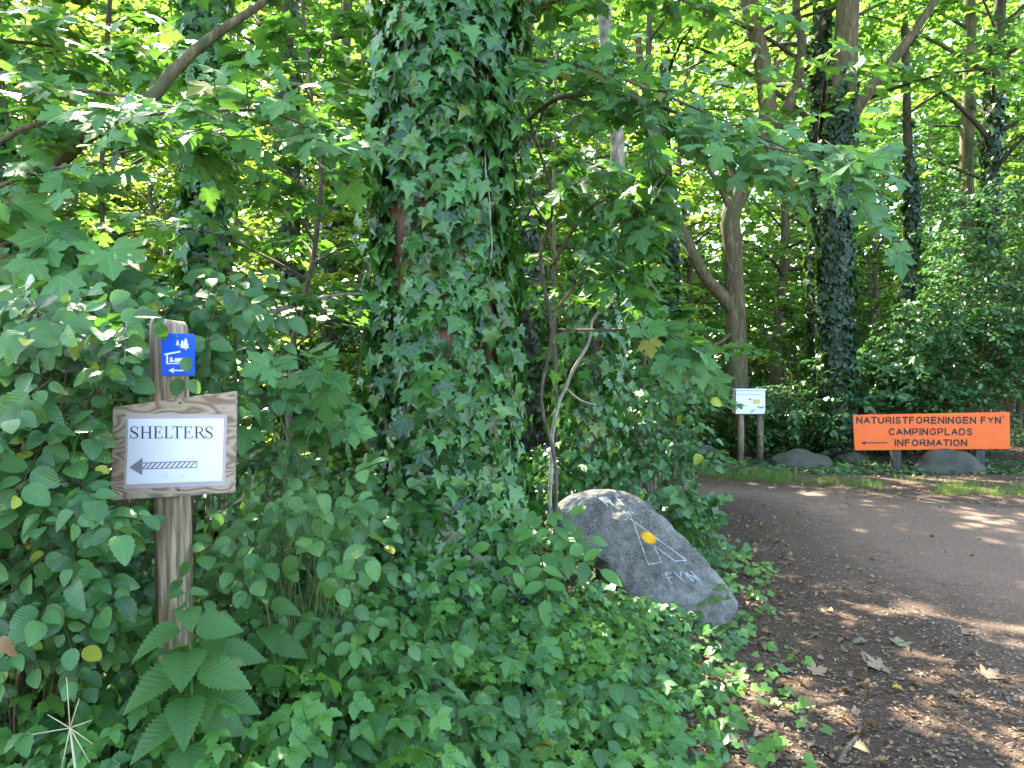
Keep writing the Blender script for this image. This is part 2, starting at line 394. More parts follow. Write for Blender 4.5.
# ------------------------------------------------------------------ generic plant makers
def leaf_on(LV, p, outward, size, up=(0, 0, 1), droop=.3, tj=.35):
    tj *= 1.45; size *= rd.choice((.6, .85, 1, 1, 1.1))
    d = unit(Vector(outward) + Vector((0, 0, -droop)) + jit(.25))
    n = unit(Vector(up) + jit(tj))
    LV.add(p, d, n, size)

def twig_leaves(LV, W, start, direction, length, nleaf, size, up=(0, 0, 1), r=.003, opposite=False, droop=.25, tj=.3, keep=None, sag=.15, tfrom=.1, seg=3):
    d = unit(direction); end = Vector(start) + d * length + Vector((0, 0, -sag * length))
    mid = Vector(start) + d * length * .5 + Vector((0, 0, sag * length * .15))
    pts = bez(start, mid, end, 4)
    if W is not None and not (keep and not all(keep(q_, .01) for q_ in pts)): W.tube(pts, [r, r * .85, r * .7, r * .5, r * .3], seg, False)
    side0 = d.cross(Vector(up)); side0 = side0.normalized() if side0.length > .01 else Vector((1, 0, 0))
    for i in range(nleaf):
        t = tfrom + (1 - tfrom) * (i + .5) / nleaf
        p, td = along(pts, min(1, t)); 
        sides = (1, -1) if opposite else ((1,) if i % 2 else (-1,))
        if i == nleaf - 1: sides = (0,)
        for sd in sides:
            ow = td * (.6 if sd else 1) + side0 * sd * .9
            pp = p + unit(ow) * size * .15
            if keep and not keep(pp, size): continue
            leaf_on(LV, pp, ow, size * rd.uniform(.7, 1.15), up, droop, tj)

def bush(name, label, cat, base, box, n, tmpl, mat, size, group=None, up=(0, -.35, 1), twl=.3, nl=7, keep=None, stem='stem_r', opp=False, r0=.0042, depth_fill=1., nsub=3, droop=.25, extra=()):
    root = thing(name, label, cat, base, group)
    W, LV = MB(), Leaves()
    px0, px1, py0, py1, Y0, Y1 = box
    for i in range(n):
        u, v = rd.random(), rd.random()
        e = at(px0 + (px1 - px0) * u, py0 + (py1 - py0) * v, Y0 + (Y1 - Y0) * rd.random())
        b = Vector(base) + Vector((rd.uniform(-.2, .2), rd.uniform(-.15, .15), 0)); b.z = gh(b.x, b.y)
        b = b.lerp(Vector((e.x, e.y, gh(e.x, e.y))), .45 * rd.random() + .2)
        mid = Vector((b.x * .6 + e.x * .4, b.y * .6 + e.y * .4, max(e.z, b.z) * 1.02 + .05))
        pts = bez(b, mid, e, 8)
        if keep and not all(keep(q_, .01) for q_ in pts + [(pts[j_] + pts[j_ + 1]) / 2 for j_ in range(8)]): continue
        W.tube([q_ + jit(.012) for q_ in pts], [r0 * (1 - .09 * k) for k in range(9)], 5, False)
        outd = unit(e - mid + Vector((0, -.1, 0)))
        for k in range(nsub + 1):
            t = 1 - .5 * k / (nsub + 1) * rd.uniform(.6, 1.2)
            p, td = along(pts, max(.2, t))
            hd = Vector((td.x, td.y, td.z * .3)) * .5 + Vector((rd.uniform(-1, 1), rd.uniform(-1, .6), rd.uniform(-.2, .4)))
            if k == 0: hd = outd + jit(.2)
            twig_leaves(LV, W, p, hd, twl * rd.uniform(.6, 1.2), nl, size, up, r0 * .4, opp, droop, .32, keep)
    for ex, ey, eY, dx_, dz_, es in extra: LV.add(at(ex, ey, eY), (dx_, -.1, dz_), (.1, -1, .25), es)
    W.build("stem", M[stem], root)
    if LV.p: LV.build("leaves", tmpl, mat, root, curl=.5)
    return root

def ivy_leaves(LV, path, rad, n, size, s0=0, s1=1, thick=.07, skip=None, hang=.0):
    path = [Vector(p) for p in path]; m = len(path)
    for _ in range(n):
        s_ = s0 + (s1 - s0) * rd.random(); k = s_ * (m - 1); i = min(int(k), m - 2); f = k - i
        c = path[i].lerp(path[i + 1], f); r = rad[i] * (1 - f) + rad[i + 1] * f
        th = rd.uniform(0, 2 * math.pi)
        if skip and skip(th, c.z): continue
        if s_ > s0 + (s1 - s0) * .8 and rd.random() < (s_ - s0 - (s1 - s0) * .8) / ((s1 - s0) * .2) * (.5 + abs(math.sin(th * 1.5 + c.x))): continue
        ra = Vector((math.cos(th), math.sin(th), 0)); ta = Vector((-math.sin(th), math.cos(th), 0))
        lump = .5 + noise.noise(Vector((math.cos(th) * 2 + c.x * 3, math.sin(th) * 2, c.z * 1.7)))
        p = c + ra * (r + thick * rd.random() ** 1.5 * (.4 + 1.3 * lump) + .012)
        d = unit(Vector((0, 0, -1)) + ta * rd.gauss(0, .6) + ra * rd.uniform(-.05, .45))
        nr = unit(ra + Vector((0, 0, rd.uniform(-.25, 1.5))) + ta * rd.gauss(0, .5))
        LV.add(p, d, nr, size * rd.choice((.55, .75, .9, 1, 1.1, 1.3)))

def crown(W, LV, trunk, trad, h0, h1, nb, blen, size, twigs=9, nl=9, elev=(.15, .7), seed=1, sag=.25, keep=None, tw=.32, lj=.35, thin=True, opp=True):
    r_ = random.Random(seed)
    zs = [p.z for p in trunk]
    for b in range(nb):
        t = (b + r_.random()) / nb
        h = h0 + (h1 - h0) * t
        i = max(0, min(len(zs) - 2, next((k for k in range(len(zs) - 1) if zs[k + 1] >= h), len(zs) - 2)))
        f = (h - zs[i]) / max(1e-3, zs[i + 1] - zs[i]); f = min(1, max(0, f)); p = trunk[i].lerp(trunk[i + 1], f); rr = trad[i] * (1 - f) + trad[i + 1] * f
        az = b * 2.39996 + r_.uniform(-.4, .4)
        ln = blen * (1 - .55 * t) * r_.uniform(.65, 1.2)
        el = r_.uniform(*elev) + .35 * t
        d = Vector((math.cos(az), math.sin(az), math.tan(el)))
        d.normalize()
        e = p + d * ln + Vector((0, 0, -sag * ln)); mid = p + d * ln * .55 + Vector((0, 0, .05 * ln)) + Vector((r_.gauss(0, .06), r_.gauss(0, .06), 0)) * ln
        pts = bez(p, mid, e, 6)
        br = min(rr * .55, .012 * ln + .006)
        W.tube(pts, [br * (1 - .14 * k) for k in range(7)], 5, False)
        for k in range(twigs):
            tt = .22 + .78 * (k + .5) / twigs
            q, td = along(pts, tt)
            sd = 1 if k % 2 else -1
            side = Vector((-td.y, td.x, 0))
            hd = td * .6 + side * sd * r_.uniform(.5, 1.1) + Vector((0, 0, r_.uniform(-.25, .3)))
            if k == twigs - 1: hd = td
            tl = ln * tw * r_.uniform(.6, 1.25) * (1.1 - .4 * tt)
            d2 = unit(hd); en = q + d2 * tl + Vector((0, 0, -.12 * tl))
            if not thin: W.tube([q, (q + en) / 2 + Vector((0, 0, .03 * tl)), en], [br * .3, br * .22, br * .1], 3, False)
            for l in range(nl):
                a = (l + .5) / nl
                pp = q.lerp(en, a) + Vector((r_.gauss(0, .05), r_.gauss(0, .05), r_.gauss(0, .035))) * (tl * .9 + .15)
                if keep and not keep(pp, size): continue
                ow = d2 * .5 + d2.cross(Vector((0, 0, 1))) * (1 if l % 2 else -1) * .8 + Vector((r_.gauss(0, .3), r_.gauss(0, .3), -.28 + r_.gauss(0, .2)))
                LV.add(pp, ow, Vector((r_.gauss(0, lj), r_.gauss(0, lj), 1)), size * r_.uniform(.6, 1.15))

def trunk_path(base, top, n=10, wob=.1, seed=0, r0=.2, r1=.05, flare=1.35):
    base, top = Vector(base), Vector(top); r_ = random.Random(seed); out = []; rad = []
    for i in range(n + 1):
        t = i / n
        w = wob * math.sin(math.pi * t)
        p = base.lerp(top, t) + Vector((noise.noise(Vector((t * 2.5, seed * 1.7, 0))), noise.noise(Vector((t * 2.5, seed * 1.7, 7))), 0)) * w * 2
        out.append(p); rad.append((r0 + (r1 - r0) * t) * (1 + (flare - 1) * max(0, 1 - t * n * .9)))
    return out, rad

# ------------------------------------------------------------------ SIGNPOST
def quad_panel(mb, c, Y, th):
    """slab whose front is at y=Y with pixel corners c (TL,TR,BR,BL)"""
    f = [at(px, py, Y) for px, py in c]; b = [p + Vector((0, th, 0)) for p in f]
    mb.add(f + b, [(0, 3, 2, 1), (4, 5, 6, 7), (0, 1, 5, 4), (1, 2, 6, 5), (2, 3, 7, 6), (3, 0, 4, 7)])
def round_panel(mb, x0, x1, y0, y1, rad, Y, th):
    pts = []
    for cx, cy, a0 in ((x1 - rad, y0 + rad, -90), (x1 - rad, y1 - rad, 0), (x0 + rad, y1 - rad, 90), (x0 + rad, y0 + rad, 180)):
        for k in range(6):
            a = R(a0 + 18 * k); pts.append((cx + rad * math.cos(a), cy + rad * math.sin(a)))
    f = [at(a, b, Y) for a, b in pts]; bb = [p + Vector((0, th, 0)) for p in f]; n = len(f)
    mb.add(f + bb, [tuple(range(n)), tuple(range(2 * n - 1, n - 1, -1))] + [(i, n + i, n + (i + 1) % n, (i + 1) % n) for i in range(n)])
def flat_poly(mb, pts, Y, th=.0004):
    f = [at(a, b, Y) for a, b in pts]; bb = [p + Vector((0, th, 0)) for p in f]; n = len(f)
    mb.add(f + bb, [tuple(range(n)), tuple(range(2 * n - 1, n - 1, -1))] + [(i, n + i, n + (i + 1) % n, (i + 1) % n) for i in range(n)])
def flat_line(mb, a, b, w, Y, w2=None, th=.0004):
    w2 = w if w2 is None else w2
    dx, dy = b[0] - a[0], b[1] - a[1]; l = math.hypot(dx, dy) + 1e-9; nx_, ny_ = -dy / l / 2, dx / l / 2
    flat_poly(mb, [(a[0] + nx_ * w, a[1] + ny_ * w), (b[0] + nx_ * w2, b[1] + ny_ * w2), (b[0] - nx_ * w2, b[1] - ny_ * w2), (a[0] - nx_ * w, a[1] - ny_ * w)], Y, th)
def flat_stroke(mb, pts, ws, Y):
    n = len(pts); Lp = []; Rp = []
    for i in range(n):
        a = pts[max(i - 1, 0)]; b = pts[min(i + 1, n - 1)]; dx, dy = b[0] - a[0], b[1] - a[1]; l = math.hypot(dx, dy) + 1e-9
        Lp.append(at(pts[i][0] - dy / l * ws[i] / 2, pts[i][1] + dx / l * ws[i] / 2, Y)); Rp.append(at(pts[i][0] + dy / l * ws[i] / 2, pts[i][1] - dx / l * ws[i] / 2, Y))
    mb.add(Lp + Rp, [(i, i + 1, n + i + 1, n + i) for i in range(n - 1)])

def wood_mat(name, c1, c2, c3, kind):
    m, nt, out = nmat(name)
    tc = N(nt, "ShaderNodeTexCoord"); mp = N(nt, "ShaderNodeMapping"); L(nt, tc.outputs["Object"], mp.inputs[0])
    if kind == 'ply':
        mp.inputs["Scale"].default_value = (1, 1, 2.6)
        n0 = N(nt, "ShaderNodeTexNoise"); n0.inputs["Scale"].default_value = 5.5; n0.inputs["Detail"].default_value = 1.5; L(nt, mp.outputs[0], n0.inputs[0])
        rings = mth(nt, 'FRACT', mth(nt, 'MULTIPLY', n0.outputs[0], 11))
        tri = mth(nt, 'ABSOLUTE', mth(nt, 'SUBTRACT', rings, .5))
        fn = N(nt, "ShaderNodeTexNoise"); fn.inputs["Scale"].default_value = 90; fn.inputs["Detail"].default_value = 5; L(nt, mp.outputs[0], fn.inputs[0])
        c = ramp(nt, mth(nt, 'ADD', tri, mth(nt, 'MULTIPLY', mth(nt, 'SUBTRACT', fn.outputs[0], .5), .25)), [(.08, c3), (.2, c1), (.42, c2)])
        h = tri
    else:
        mp.inputs["Scale"].default_value = (1, 1, .06)
        n0 = N(nt, "ShaderNodeTexNoise"); n0.inputs["Scale"].default_value = 70; n0.inputs["Detail"].default_value = 8; n0.inputs["Distortion"].default_value = .4; L(nt, mp.outputs[0], n0.inputs[0])
        n2 = N(nt, "ShaderNodeTexNoise"); n2.inputs["Scale"].default_value = 6; n2.inputs["Detail"].default_value = 4; L(nt, tc.outputs["Object"], n2.inputs[0])
        c = ramp(nt, n0.outputs[0], [(.38, c3), (.5, c1), (.62, c2)])
        c = mixc(nt, mth(nt, 'MULTIPLY', n2.outputs[0], .5), c, (.20, .175, .12))
        h = n0.outputs[0]
    p = N(nt, "ShaderNodeBsdfPrincipled"); L(nt, c, p.inputs["Base Color"]); p.inputs["Roughness"].default_value = .75; p.inputs["Specular IOR Level"].default_value = .3
    b = N(nt, "ShaderNodeBump"); b.inputs["Strength"].default_value = .7; b.inputs["Distance"].default_value = .005; L(nt, h, b.inputs["Height"]); L(nt, b.outputs[0], p.inputs["Normal"])
    L(nt, p.outputs[0], out.inputs[0]); return m

YP = 2.30
pb = at(178, 640, YP); pb.z = gh(pb.x, pb.y)
post_root = thing("signpost", "weathered round wooden post carrying plywood shelters board and small blue plate", "sign", pb)
W = MB()
ptop = at(168.5, 321, YP); nP = 26
pts = []; 
seg = 28
top_c = ptop; base_c = pb + Vector((0, 0, -.1))
pa, pbk = [], None
for i in range(nP + 1):
    t = i / nP; pts.append(base_c.lerp(top_c, t))
b0 = W.n
for i, c in enumerate(pts):
    t = i / nP
    for k in range(seg):
        a = 2 * math.pi * k / seg
        r = .0535 * (1 + .02 * noise.noise(Vector((math.cos(a) * 2, math.sin(a) * 2, t * 3))))
        cr = (a - R(268)); crack = math.exp(-(cr / .07) ** 2) * (1 - sst(.62, .75, t)) * .012
        r -= crack
        z = c.z
        if i == nP: r *= .86; z += .004 - .006 * math.cos(a)
        if i == nP - 1: z = top_c.z - .012 - .006 * math.cos(a)
        W.v.append((c.x + r * math.cos(a), c.y + r * math.sin(a), z)); W.n += 1
for i in range(nP):
    for k in range(seg):
        k2 = (k + 1) % seg; W.f.append((b0 + i * seg + k, b0 + i * seg + k2, b0 + (i + 1) * seg + k2, b0 + (i + 1) * seg + k))
W.f.append(tuple(b0 + nP * seg + k for k in range(seg)))
W.build("post", wood_mat("weathered_post", (.20, .15, .10), (.42, .33, .235), (.07, .045, .03), 'post'), post_root)
YB = YP - .054 - .020
bm_ = MB(); quad_panel(bm_, [(113, 407), (235.5, 391), (233.5, 493), (110.5, 500.5)], YB, .018)
board = bm_.build("board", wood_mat("plywood", (.31, .235, .175), (.40, .315, .245), (.21, .15, .11), 'ply'), post_root, False, .0012)
lam = MB(); quad_panel(lam, [(126, 413.5), (227, 414.5), (225, 485.5), (123.5, 489)], YB - .0012, .001)
def film_mat():
    m, nt, out = nmat("laminate_film")
    p = N(nt, "ShaderNodeBsdfPrincipled"); p.inputs["Base Color"].default_value = (.62, .55, .60, 1); p.inputs["Roughness"].default_value = .18
    p.inputs["Specular IOR Level"].default_value = .6
    t = N(nt, "ShaderNodeBsdfTransparent"); mx = N(nt, "ShaderNodeMixShader"); mx.inputs[0].default_value = .55
    L(nt, t.outputs[0], mx.inputs[1]); L(nt, p.outputs[0], mx.inputs[2]); L(nt, mx.outputs[0], out.inputs[0]); return m
lam.build("laminate_film", film_mat(), board, False)
pp = MB(); quad_panel(pp, [(128.4, 418.8), (223.8, 418.6), (222, 480.8), (126.2, 484.6)], YB - .0020, .0007)
pp.build("paper", plain("white_paper", (.70, .73, .84), .3, .5), board, False)
ink = plain("grey_ink", (.06, .06, .075), .5)
ft = MB(); YI = YB - .0026
def Lz(zx, zy): return (105 + zx / 6.4, 385 + zy / 6.4)
def serif_word():
    hgt = 77; y0, y1 = 265, 342
    def ln(a, b, w): flat_line(ft, Lz(*a), Lz(*b), w / 6.4, YI)
    def serif(x, y, w=26): ln((x - w / 2, y), (x + w / 2, y), 4)
    def Sx(x, w):
        pts_ = [(.86, .28), (.82, .12), (.62, .03), (.42, .02), (.22, .09), (.13, .22), (.18, .36), (.38, .46), (.62, .55), (.83, .66), (.88, .80), (.76, .93), (.52, .99), (.3, .97), (.13, .86), (.08, .70)]
        ws = [2, 4, 5, 5, 7, 10, 12, 13, 13, 12, 10, 7, 5, 5, 4, 2]
        flat_stroke(ft, [Lz(x + a * w, y0 + b * hgt) for a, b in pts_], [q / 6.4 for q in ws], YI)
        ln((x + .87 * w, y0 + 2), (x + .87 * w, y0 + .3 * hgt), 4); ln((x + .08 * w, y0 + .68 * hgt), (x + .08 * w, y1), 4)
    def vert(x): ln((x, y0), (x, y1), 11)
    def E(x, w):
        vert(x + 12); ln((x, y0 + 2), (x + w - 4, y0 + 2), 4); ln((x, y1 - 2), (x + w, y1 - 2), 4); ln((x + 12, y0 + 36), (x + w - 14, y0 + 36), 4)
        ln((x + w - 5, y0), (x + w - 4, y0 + 16), 5); ln((x + w, y1), (x + w + 1, y1 - 18), 5); ln((x + w - 14, y0 + 26), (x + w - 14, y0 + 46), 4)
    Sx(158, 58)
    vert(240); vert(288); ln((240, y0 + 38), (288, y0 + 38), 5)
    for q in (240, 288): serif(q, y0 + 2); serif(q, y1 - 2)
    E(312, 54)
    vert(392); serif(392, y0 + 2); ln((378, y1 - 2), (428, y1 - 2), 4); ln((428, y1), (430, y1 - 18), 5)
    vert(462); serif(462, y1 - 2); ln((432, y0 + 2), (492, y0 + 2), 5); ln((433, y0), (433, y0 + 17), 4); ln((491, y0), (491, y0 + 17), 4)
    E(503, 54)
    vert(585); serif(585, y0 + 2); serif(585, y1 - 2)
    flat_stroke(ft, [Lz(585 + a * 42, y0 + b * hgt) for a, b in ((0, .03), (.5, .03), (.8, .1), (.93, .25), (.82, .42), (.5, .5), (0, .51))], [q / 6.4 for q in (4, 4, 7, 10, 7, 4, 4)], YI)
    ln((606, y0 + 39), (634, y1 - 2), 10); ln((626, y1 - 2), (646, y1 - 2), 4)
    Sx(640, 52)
serif_word()
ft.build("lettering", ink, board, False)
ar = MB()
gi = plain("pale_grey_ink", (.20, .20, .27), .5)
flat_poly(ar, [Lz(155, 528), Lz(238, 578), Lz(241, 465)], YI)
for a, b in (((241, 500), (588, 487)), ((588, 487), (588, 528)), ((588, 528), (240, 537))): flat_line(ar, Lz(*a), Lz(*b), 6 / 6.4, YI)
for k in range(11):
    x = 252 + k * 31
    yt = 500 - (x - 241) * .0375; yb = 537 - (x - 241) * .026
    flat_line(ar, Lz(max(243, x - 18), yb - 2), Lz(min(586, x + 16), yt + 2), 9 / 6.4, YI)
ar.build("arrow", gi, board, False)
fa = MB()
for a, b in (((362, 598), (370, 562)), ((386, 570), (384, 592)), ((384, 592), (400, 596)), ((400, 596), (404, 570)), ((404, 570), (386, 566)), ((470, 596), (472, 580)), ((486, 594), (488, 578)), ((500, 594), (503, 578)), ((430, 592), (440, 592)), ((520, 592), (522, 580))):
    flat_line(fa, Lz(*a), Lz(*b), 3.5 / 6.4, YI)
fa.build("faint_writing", plain("faded_ink", (.50, .51, .60), .5), board, False)
nmt = plain("dark_nail", (.05, .04, .035), .5)
for px_, py_ in ((180, 403), (178.5, 490)):
    nl_ = MB(); c = at(px_, py_, YB); nl_.tube([c + Vector((0, -.002, 0)), c + Vector((0, .004, 0))], [.0035, .0035], 10)
    nl_.build("nail", nmt, board)
YS = YP - .054 - .004
bp = MB(); round_panel(bp, 161, 194.6, 333.6, 375.8, 3.2, YS, .0025)
blue = bp.build("blue_plate", plain("blue_enamel", (.006, .10, .66), .3, .5), post_root, False)
wi = MB(); YI2 = YS - .0005
def Bz(zx, zy): return (150 + zx / 13.96, 325 + zy / 13.96)
def fir(cx, top, bot, w):
    h = bot - top
    flat_poly(wi, [Bz(cx, top), Bz(cx - w * .28, top + h * .33), Bz(cx - w * .14, top + h * .33), Bz(cx - w * .42, top + h * .62), Bz(cx - w * .2, top + h * .62), Bz(cx - w * .5, top + h * .86), Bz(cx - w * .1, top + h * .82), Bz(cx - w * .1, bot), Bz(cx + w * .1, bot), Bz(cx + w * .1, top + h * .82), Bz(cx + w * .5, top + h * .86), Bz(cx + w * .2, top + h * .62), Bz(cx + w * .42, top + h * .62), Bz(cx + w * .14, top + h * .33), Bz(cx + w * .28, top + h * .33)], YI2)
fir(385, 200, 295, 52); fir(450, 205, 330, 80)
YI2 -= .0003; fir(498, 178, 348, 105); YI2 += .0003
flat_line(wi, Bz(200, 412), Bz(425, 370), 24 / 13.96, YI2)
flat_line(wi, Bz(238, 412), Bz(238, 545), 26 / 13.96, YI2 - .0002)
flat_line(wi, Bz(228, 537), Bz(535, 537), 16 / 13.96, YI2 - .0003)
flat_poly(wi, [Bz(345, 462), Bz(500, 462), Bz(522, 480), Bz(525, 520), Bz(345, 520)], YI2)
flat_poly(wi, [Bz(296 + 20 * math.cos(a), 468 + 20 * math.sin(a)) for a in [R(30 * k) for k in range(12)]], YI2 - .0004)
flat_poly(wi, [Bz(275, 480), Bz(300, 485), Bz(338, 495), Bz(338, 515), Bz(275, 515)], YI2 - .0002)
flat_poly(wi, [Bz(258, 635), Bz(332, 595), Bz(332, 675)], YI2)
flat_line(wi, Bz(330, 635), Bz(470, 635), 22 / 13.96, YI2 - .0002)
wi.build("pictogram", plain("white_print", (.78, .8, .82), .4), blue, False)
sc_ = MB(); c = at(176.6, 336.3, YS); sc_.tube([c + Vector((0, -.002, 0)), c + Vector((0, .003, 0))], [.003, .003], 10); sc_.build("screw", plain("screw_steel", (.25, .22, .22), .4), blue)

# ------------------------------------------------------------------ text helper
def text_part(jobs, name, mat, parent, Y, bold=.03):
    mb = MB()
    for body, x0, x1, y0, y1 in jobs:
        cu = bpy.data.curves.new("tmp", 'FONT'); cu.body = body; cu.resolution_u = 3; cu.offset = bold; cu.fill_mode = 'FRONT'
        ob = bpy.data.objects.new("tmp", cu); COL.objects.link(ob)
        dg = bpy.context.evaluated_depsgraph_get(); me = bpy.data.meshes.new_from_object(ob.evaluated_get(dg))
        vs = [v.co.copy() for v in me.vertices]; fs = [tuple(p.vertices) for p in me.polygons]
        ax0, ax1 = min(v.x for v in vs), max(v.x for v in vs); ay0, ay1 = min(v.y for v in vs), max(v.y for v in vs)
        mb.add([at(x0 + (v.x - ax0) / (ax1 - ax0) * (x1 - x0), y1 - (v.y - ay0) / (ay1 - ay0) * (y1 - y0), Y) for v in vs], fs)
        bpy.data.objects.remove(ob); bpy.data.curves.remove(cu); bpy.data.meshes.remove(me)
    return mb, mb.build(name, mat, parent, False)

# ------------------------------------------------------------------ ORANGE SIGN
YO = 12.0
ob_ = at(932, 470, YO); ob_.z = gh(ob_.x, YO)
osr = thing("direction_sign", "long orange board with black lettering on two short dark posts", "sign", ob_)
m_ = MB(); quad_panel(m_, [(853, 415), (1009.6, 412), (1010.2, 448.8), (854.8, 450.4)], YO, .02)
opan = m_.build("panel", plain("orange_paint", (.80, .125, .018), .45, .4, .10, 4), osr, False, .003)
blk = plain("black_lettering", (.012, .010, .010), .5)
C_ = [(.93, .27), (.8, .08), (.5, 0), (.18, .1), (.02, .5), (.18, .9), (.5, 1), (.8, .92), (.93, .73)]
GLY = {'N': [[(0, 1), (0, 0), (.95, 1), (.95, 0)]], 'A': [[(-.02, 1), (.5, 0), (1.02, 1)], [(.2, .64), (.8, .64)]], 'T': [[(0, 0), (1, 0)], [(.5, 0), (.5, 1)]],
 'U': [[(0, 0), (0, .68), (.14, .93), (.48, 1), (.82, .93), (.96, .68), (.96, 0)]], 'R': [[(0, 1), (0, 0), (.62, 0), (.86, .08), (.92, .27), (.84, .46), (.6, .53), (0, .53)], [(.55, .53), (.98, 1)]],
 'I': [[(0, 0), (0, 1)]], 'S': [[(.88, .26), (.76, .06), (.45, 0), (.14, .08), (.06, .27), (.2, .44), (.7, .55), (.9, .74), (.78, .94), (.46, 1), (.14, .93), (.02, .7)]],
 'F': [[(0, 1), (0, 0), (.85, 0)], [(0, .48), (.72, .48)]], 'O': [C_[:] + [(.98, .5), (.93, .27)]], 'E': [[(.88, 0), (0, 0), (0, 1), (.92, 1)], [(0, .48), (.8, .48)]],
 'G': [C_[:-1] + [(.94, .82), (.94, .54), (.55, .54)]], 'Y': [[(0, 0), (.5, .52), (1, 0)], [(.5, .5), (.5, 1)]], 'C': [C_], 'M': [[(0, 1), (0, 0), (.5, .9), (1, 0), (1, 1)]],
 'P': [[(0, 1), (0, 0), (.62, 0), (.86, .08), (.94, .29), (.84, .5), (.6, .57), (0, .57)]], 'L': [[(0, 0), (0, 1), (.88, 1)]], 'D': [[(0, 0), (.5, 0), (.82, .12), (.95, .5), (.82, .88), (.5, 1), (0, 1), (0, 0)]]}
ADV = {'I': .0, 'M': .85, 'O': .80, 'G': .78, 'E': .66, 'F': .62, 'L': .6, 'T': .66, 'S': .68, 'P': .68}
def sign_text(txt, x0, x1, y0, y1, w_):
    h = y1 - y0 - w_; gap = .34; tot = sum((.42 if c == ' ' else ADV.get(c, .74)) for c in txt) + gap * (len(txt) - 1); k = (x1 - x0 - w_) / tot; x = x0 + w_ / 2; mb = MB(); q = 0
    for c in txt:
        a = .42 if c == ' ' else ADV.get(c, .74)
        for st_ in GLY.get(c, ()):
            q += 1; P2 = [(x + u * a * k, y0 + w_ / 2 + v * h) for u, v in st_]
            if len(P2) > 6 or c in 'U':
                flat_stroke(mb, P2, [w_] * len(P2), YO - .002 - .0002 * (q % 3))
            else:
                for j_ in range(len(P2) - 1):
                    (ax, ay), (bx_, by) = P2[j_], P2[j_ + 1]; l = math.hypot(bx_ - ax, by - ay); e_ = w_ * .45 / l
                    if c in 'AY' or (c in 'NM' and ax != bx_): e_ = 0
                    flat_line(mb, (ax - (bx_ - ax) * e_, ay - (by - ay) * e_), (bx_ + (bx_ - ax) * e_, by + (by - ay) * e_), w_, YO - .002 - .0002 * (j_ + 3 * (q % 2)), th=.0001)
        x += (a + gap) * k
    return mb.build("lettering", blk, opan, False)
sign_text("NATURISTFORENINGEN", 856.1, 976.4, 416.6, 423.9, 1.55)
sign_text("FYN", 980.8, 1001.4, 416.5, 423.8, 1.55)
sign_text("CAMPINGPLADS", 888.4, 972.9, 428.1, 435.5, 1.55)
sign_text("INFORMATION", 894.6, 967.5, 439.2, 446.3, 1.55)
text_part([("®", 1001.9, 1005.2, 415.2, 418.6)], "registered_mark", blk, opan, YO - .003, .0)
am = MB(); flat_line(am, (863.5, 442.9), (887, 442.7), 1.0, YO - .003, th=.001); flat_poly(am, [(861, 442.9), (865.5, 441.1), (865.5, 444.8)], YO - .0035, .001); am.build("arrow", blk, opan, False)
dkp = bark_mat("dark_post_wood", (.06, .058, .055), (.10, .10, .095), 14, .1, 0, .3)
for px_ in (895.6, 979):
    m_ = MB(); c = at(px_, 440, YO + .075); m_.box(c.x - .068, c.x + .068, YO + .021, YO + .12, gh(c.x, YO) - .1, at(px_, 418, YO).z); m_.build("post", dkp, osr, False, .004)

# ------------------------------------------------------------------ WHITE BOX ON POSTS
YX = 13.0
bb_ = at(751, 463, YX); bb_.z = gh(bb_.x, YX)
xr = thing("information_box", "small white metal box with a yellow sticker on two wooden legs", "box", bb_)
tl, br = at(736, 390.5, YX), at(765.2, 414, YX)
m_ = MB(); m_.box(tl.x, br.x, YX, YX + .22, br.z, tl.z); wht = plain("white_box_paint", (.74, .78, .84), .4, .4, .06, 5)
cab = m_.build("cabinet", wht, xr, False, .006)
m_ = MB(); m_.box(tl.x - .012, br.x + .012, YX - .02, YX + .235, tl.z + .001, tl.z + .028); m_.build("lid", wht, xr, False, .005)
m_ = MB(); flat_poly(m_, [(753.3, 399.3), (759.8, 399.3), (759.8, 403.6), (753.3, 403.6)], YX - .003, .002); m_.build("sticker", plain("yellow_sticker", (.62, .47, .20), .5), cab, False)
m_ = MB()
for a, b, y_ in ((738, 741.5, 394.4), (742, 747, 394.5), (747.6, 751, 394.5), (751.6, 757, 394.6), (757.6, 762, 394.7)): flat_line(m_, (a, y_), (b, y_), .9, YX - .003, th=.002)
m_.build("faded_print", plain("faded_print", (.42, .45, .55), .5), cab, False)
m_ = MB(); flat_poly(m_, [(748.9, 399.9), (749.5, 398.4), (750.6, 398.4), (751.2, 399.9)], YX - .008, .007); m_.build("lock", plain("dark_lock", (.04, .05, .09), .4), cab, False)
pw = wood_mat("grey_leg_wood", (.20, .16, .115), (.33, .27, .2), (.10, .075, .05), 'post')
for px_ in (740.8, 760.2):
    m_ = MB(); c = at(px_, 440, YX + .1)
    m_.tube([(c.x + rd.uniform(-.01, .01), YX + .1, gh(c.x, YX) - .1), (c.x, YX + .1, .6), (c.x, YX + .1, br.z - .001)], [.06, .058, .055], 12); m_.build("leg", pw, xr)

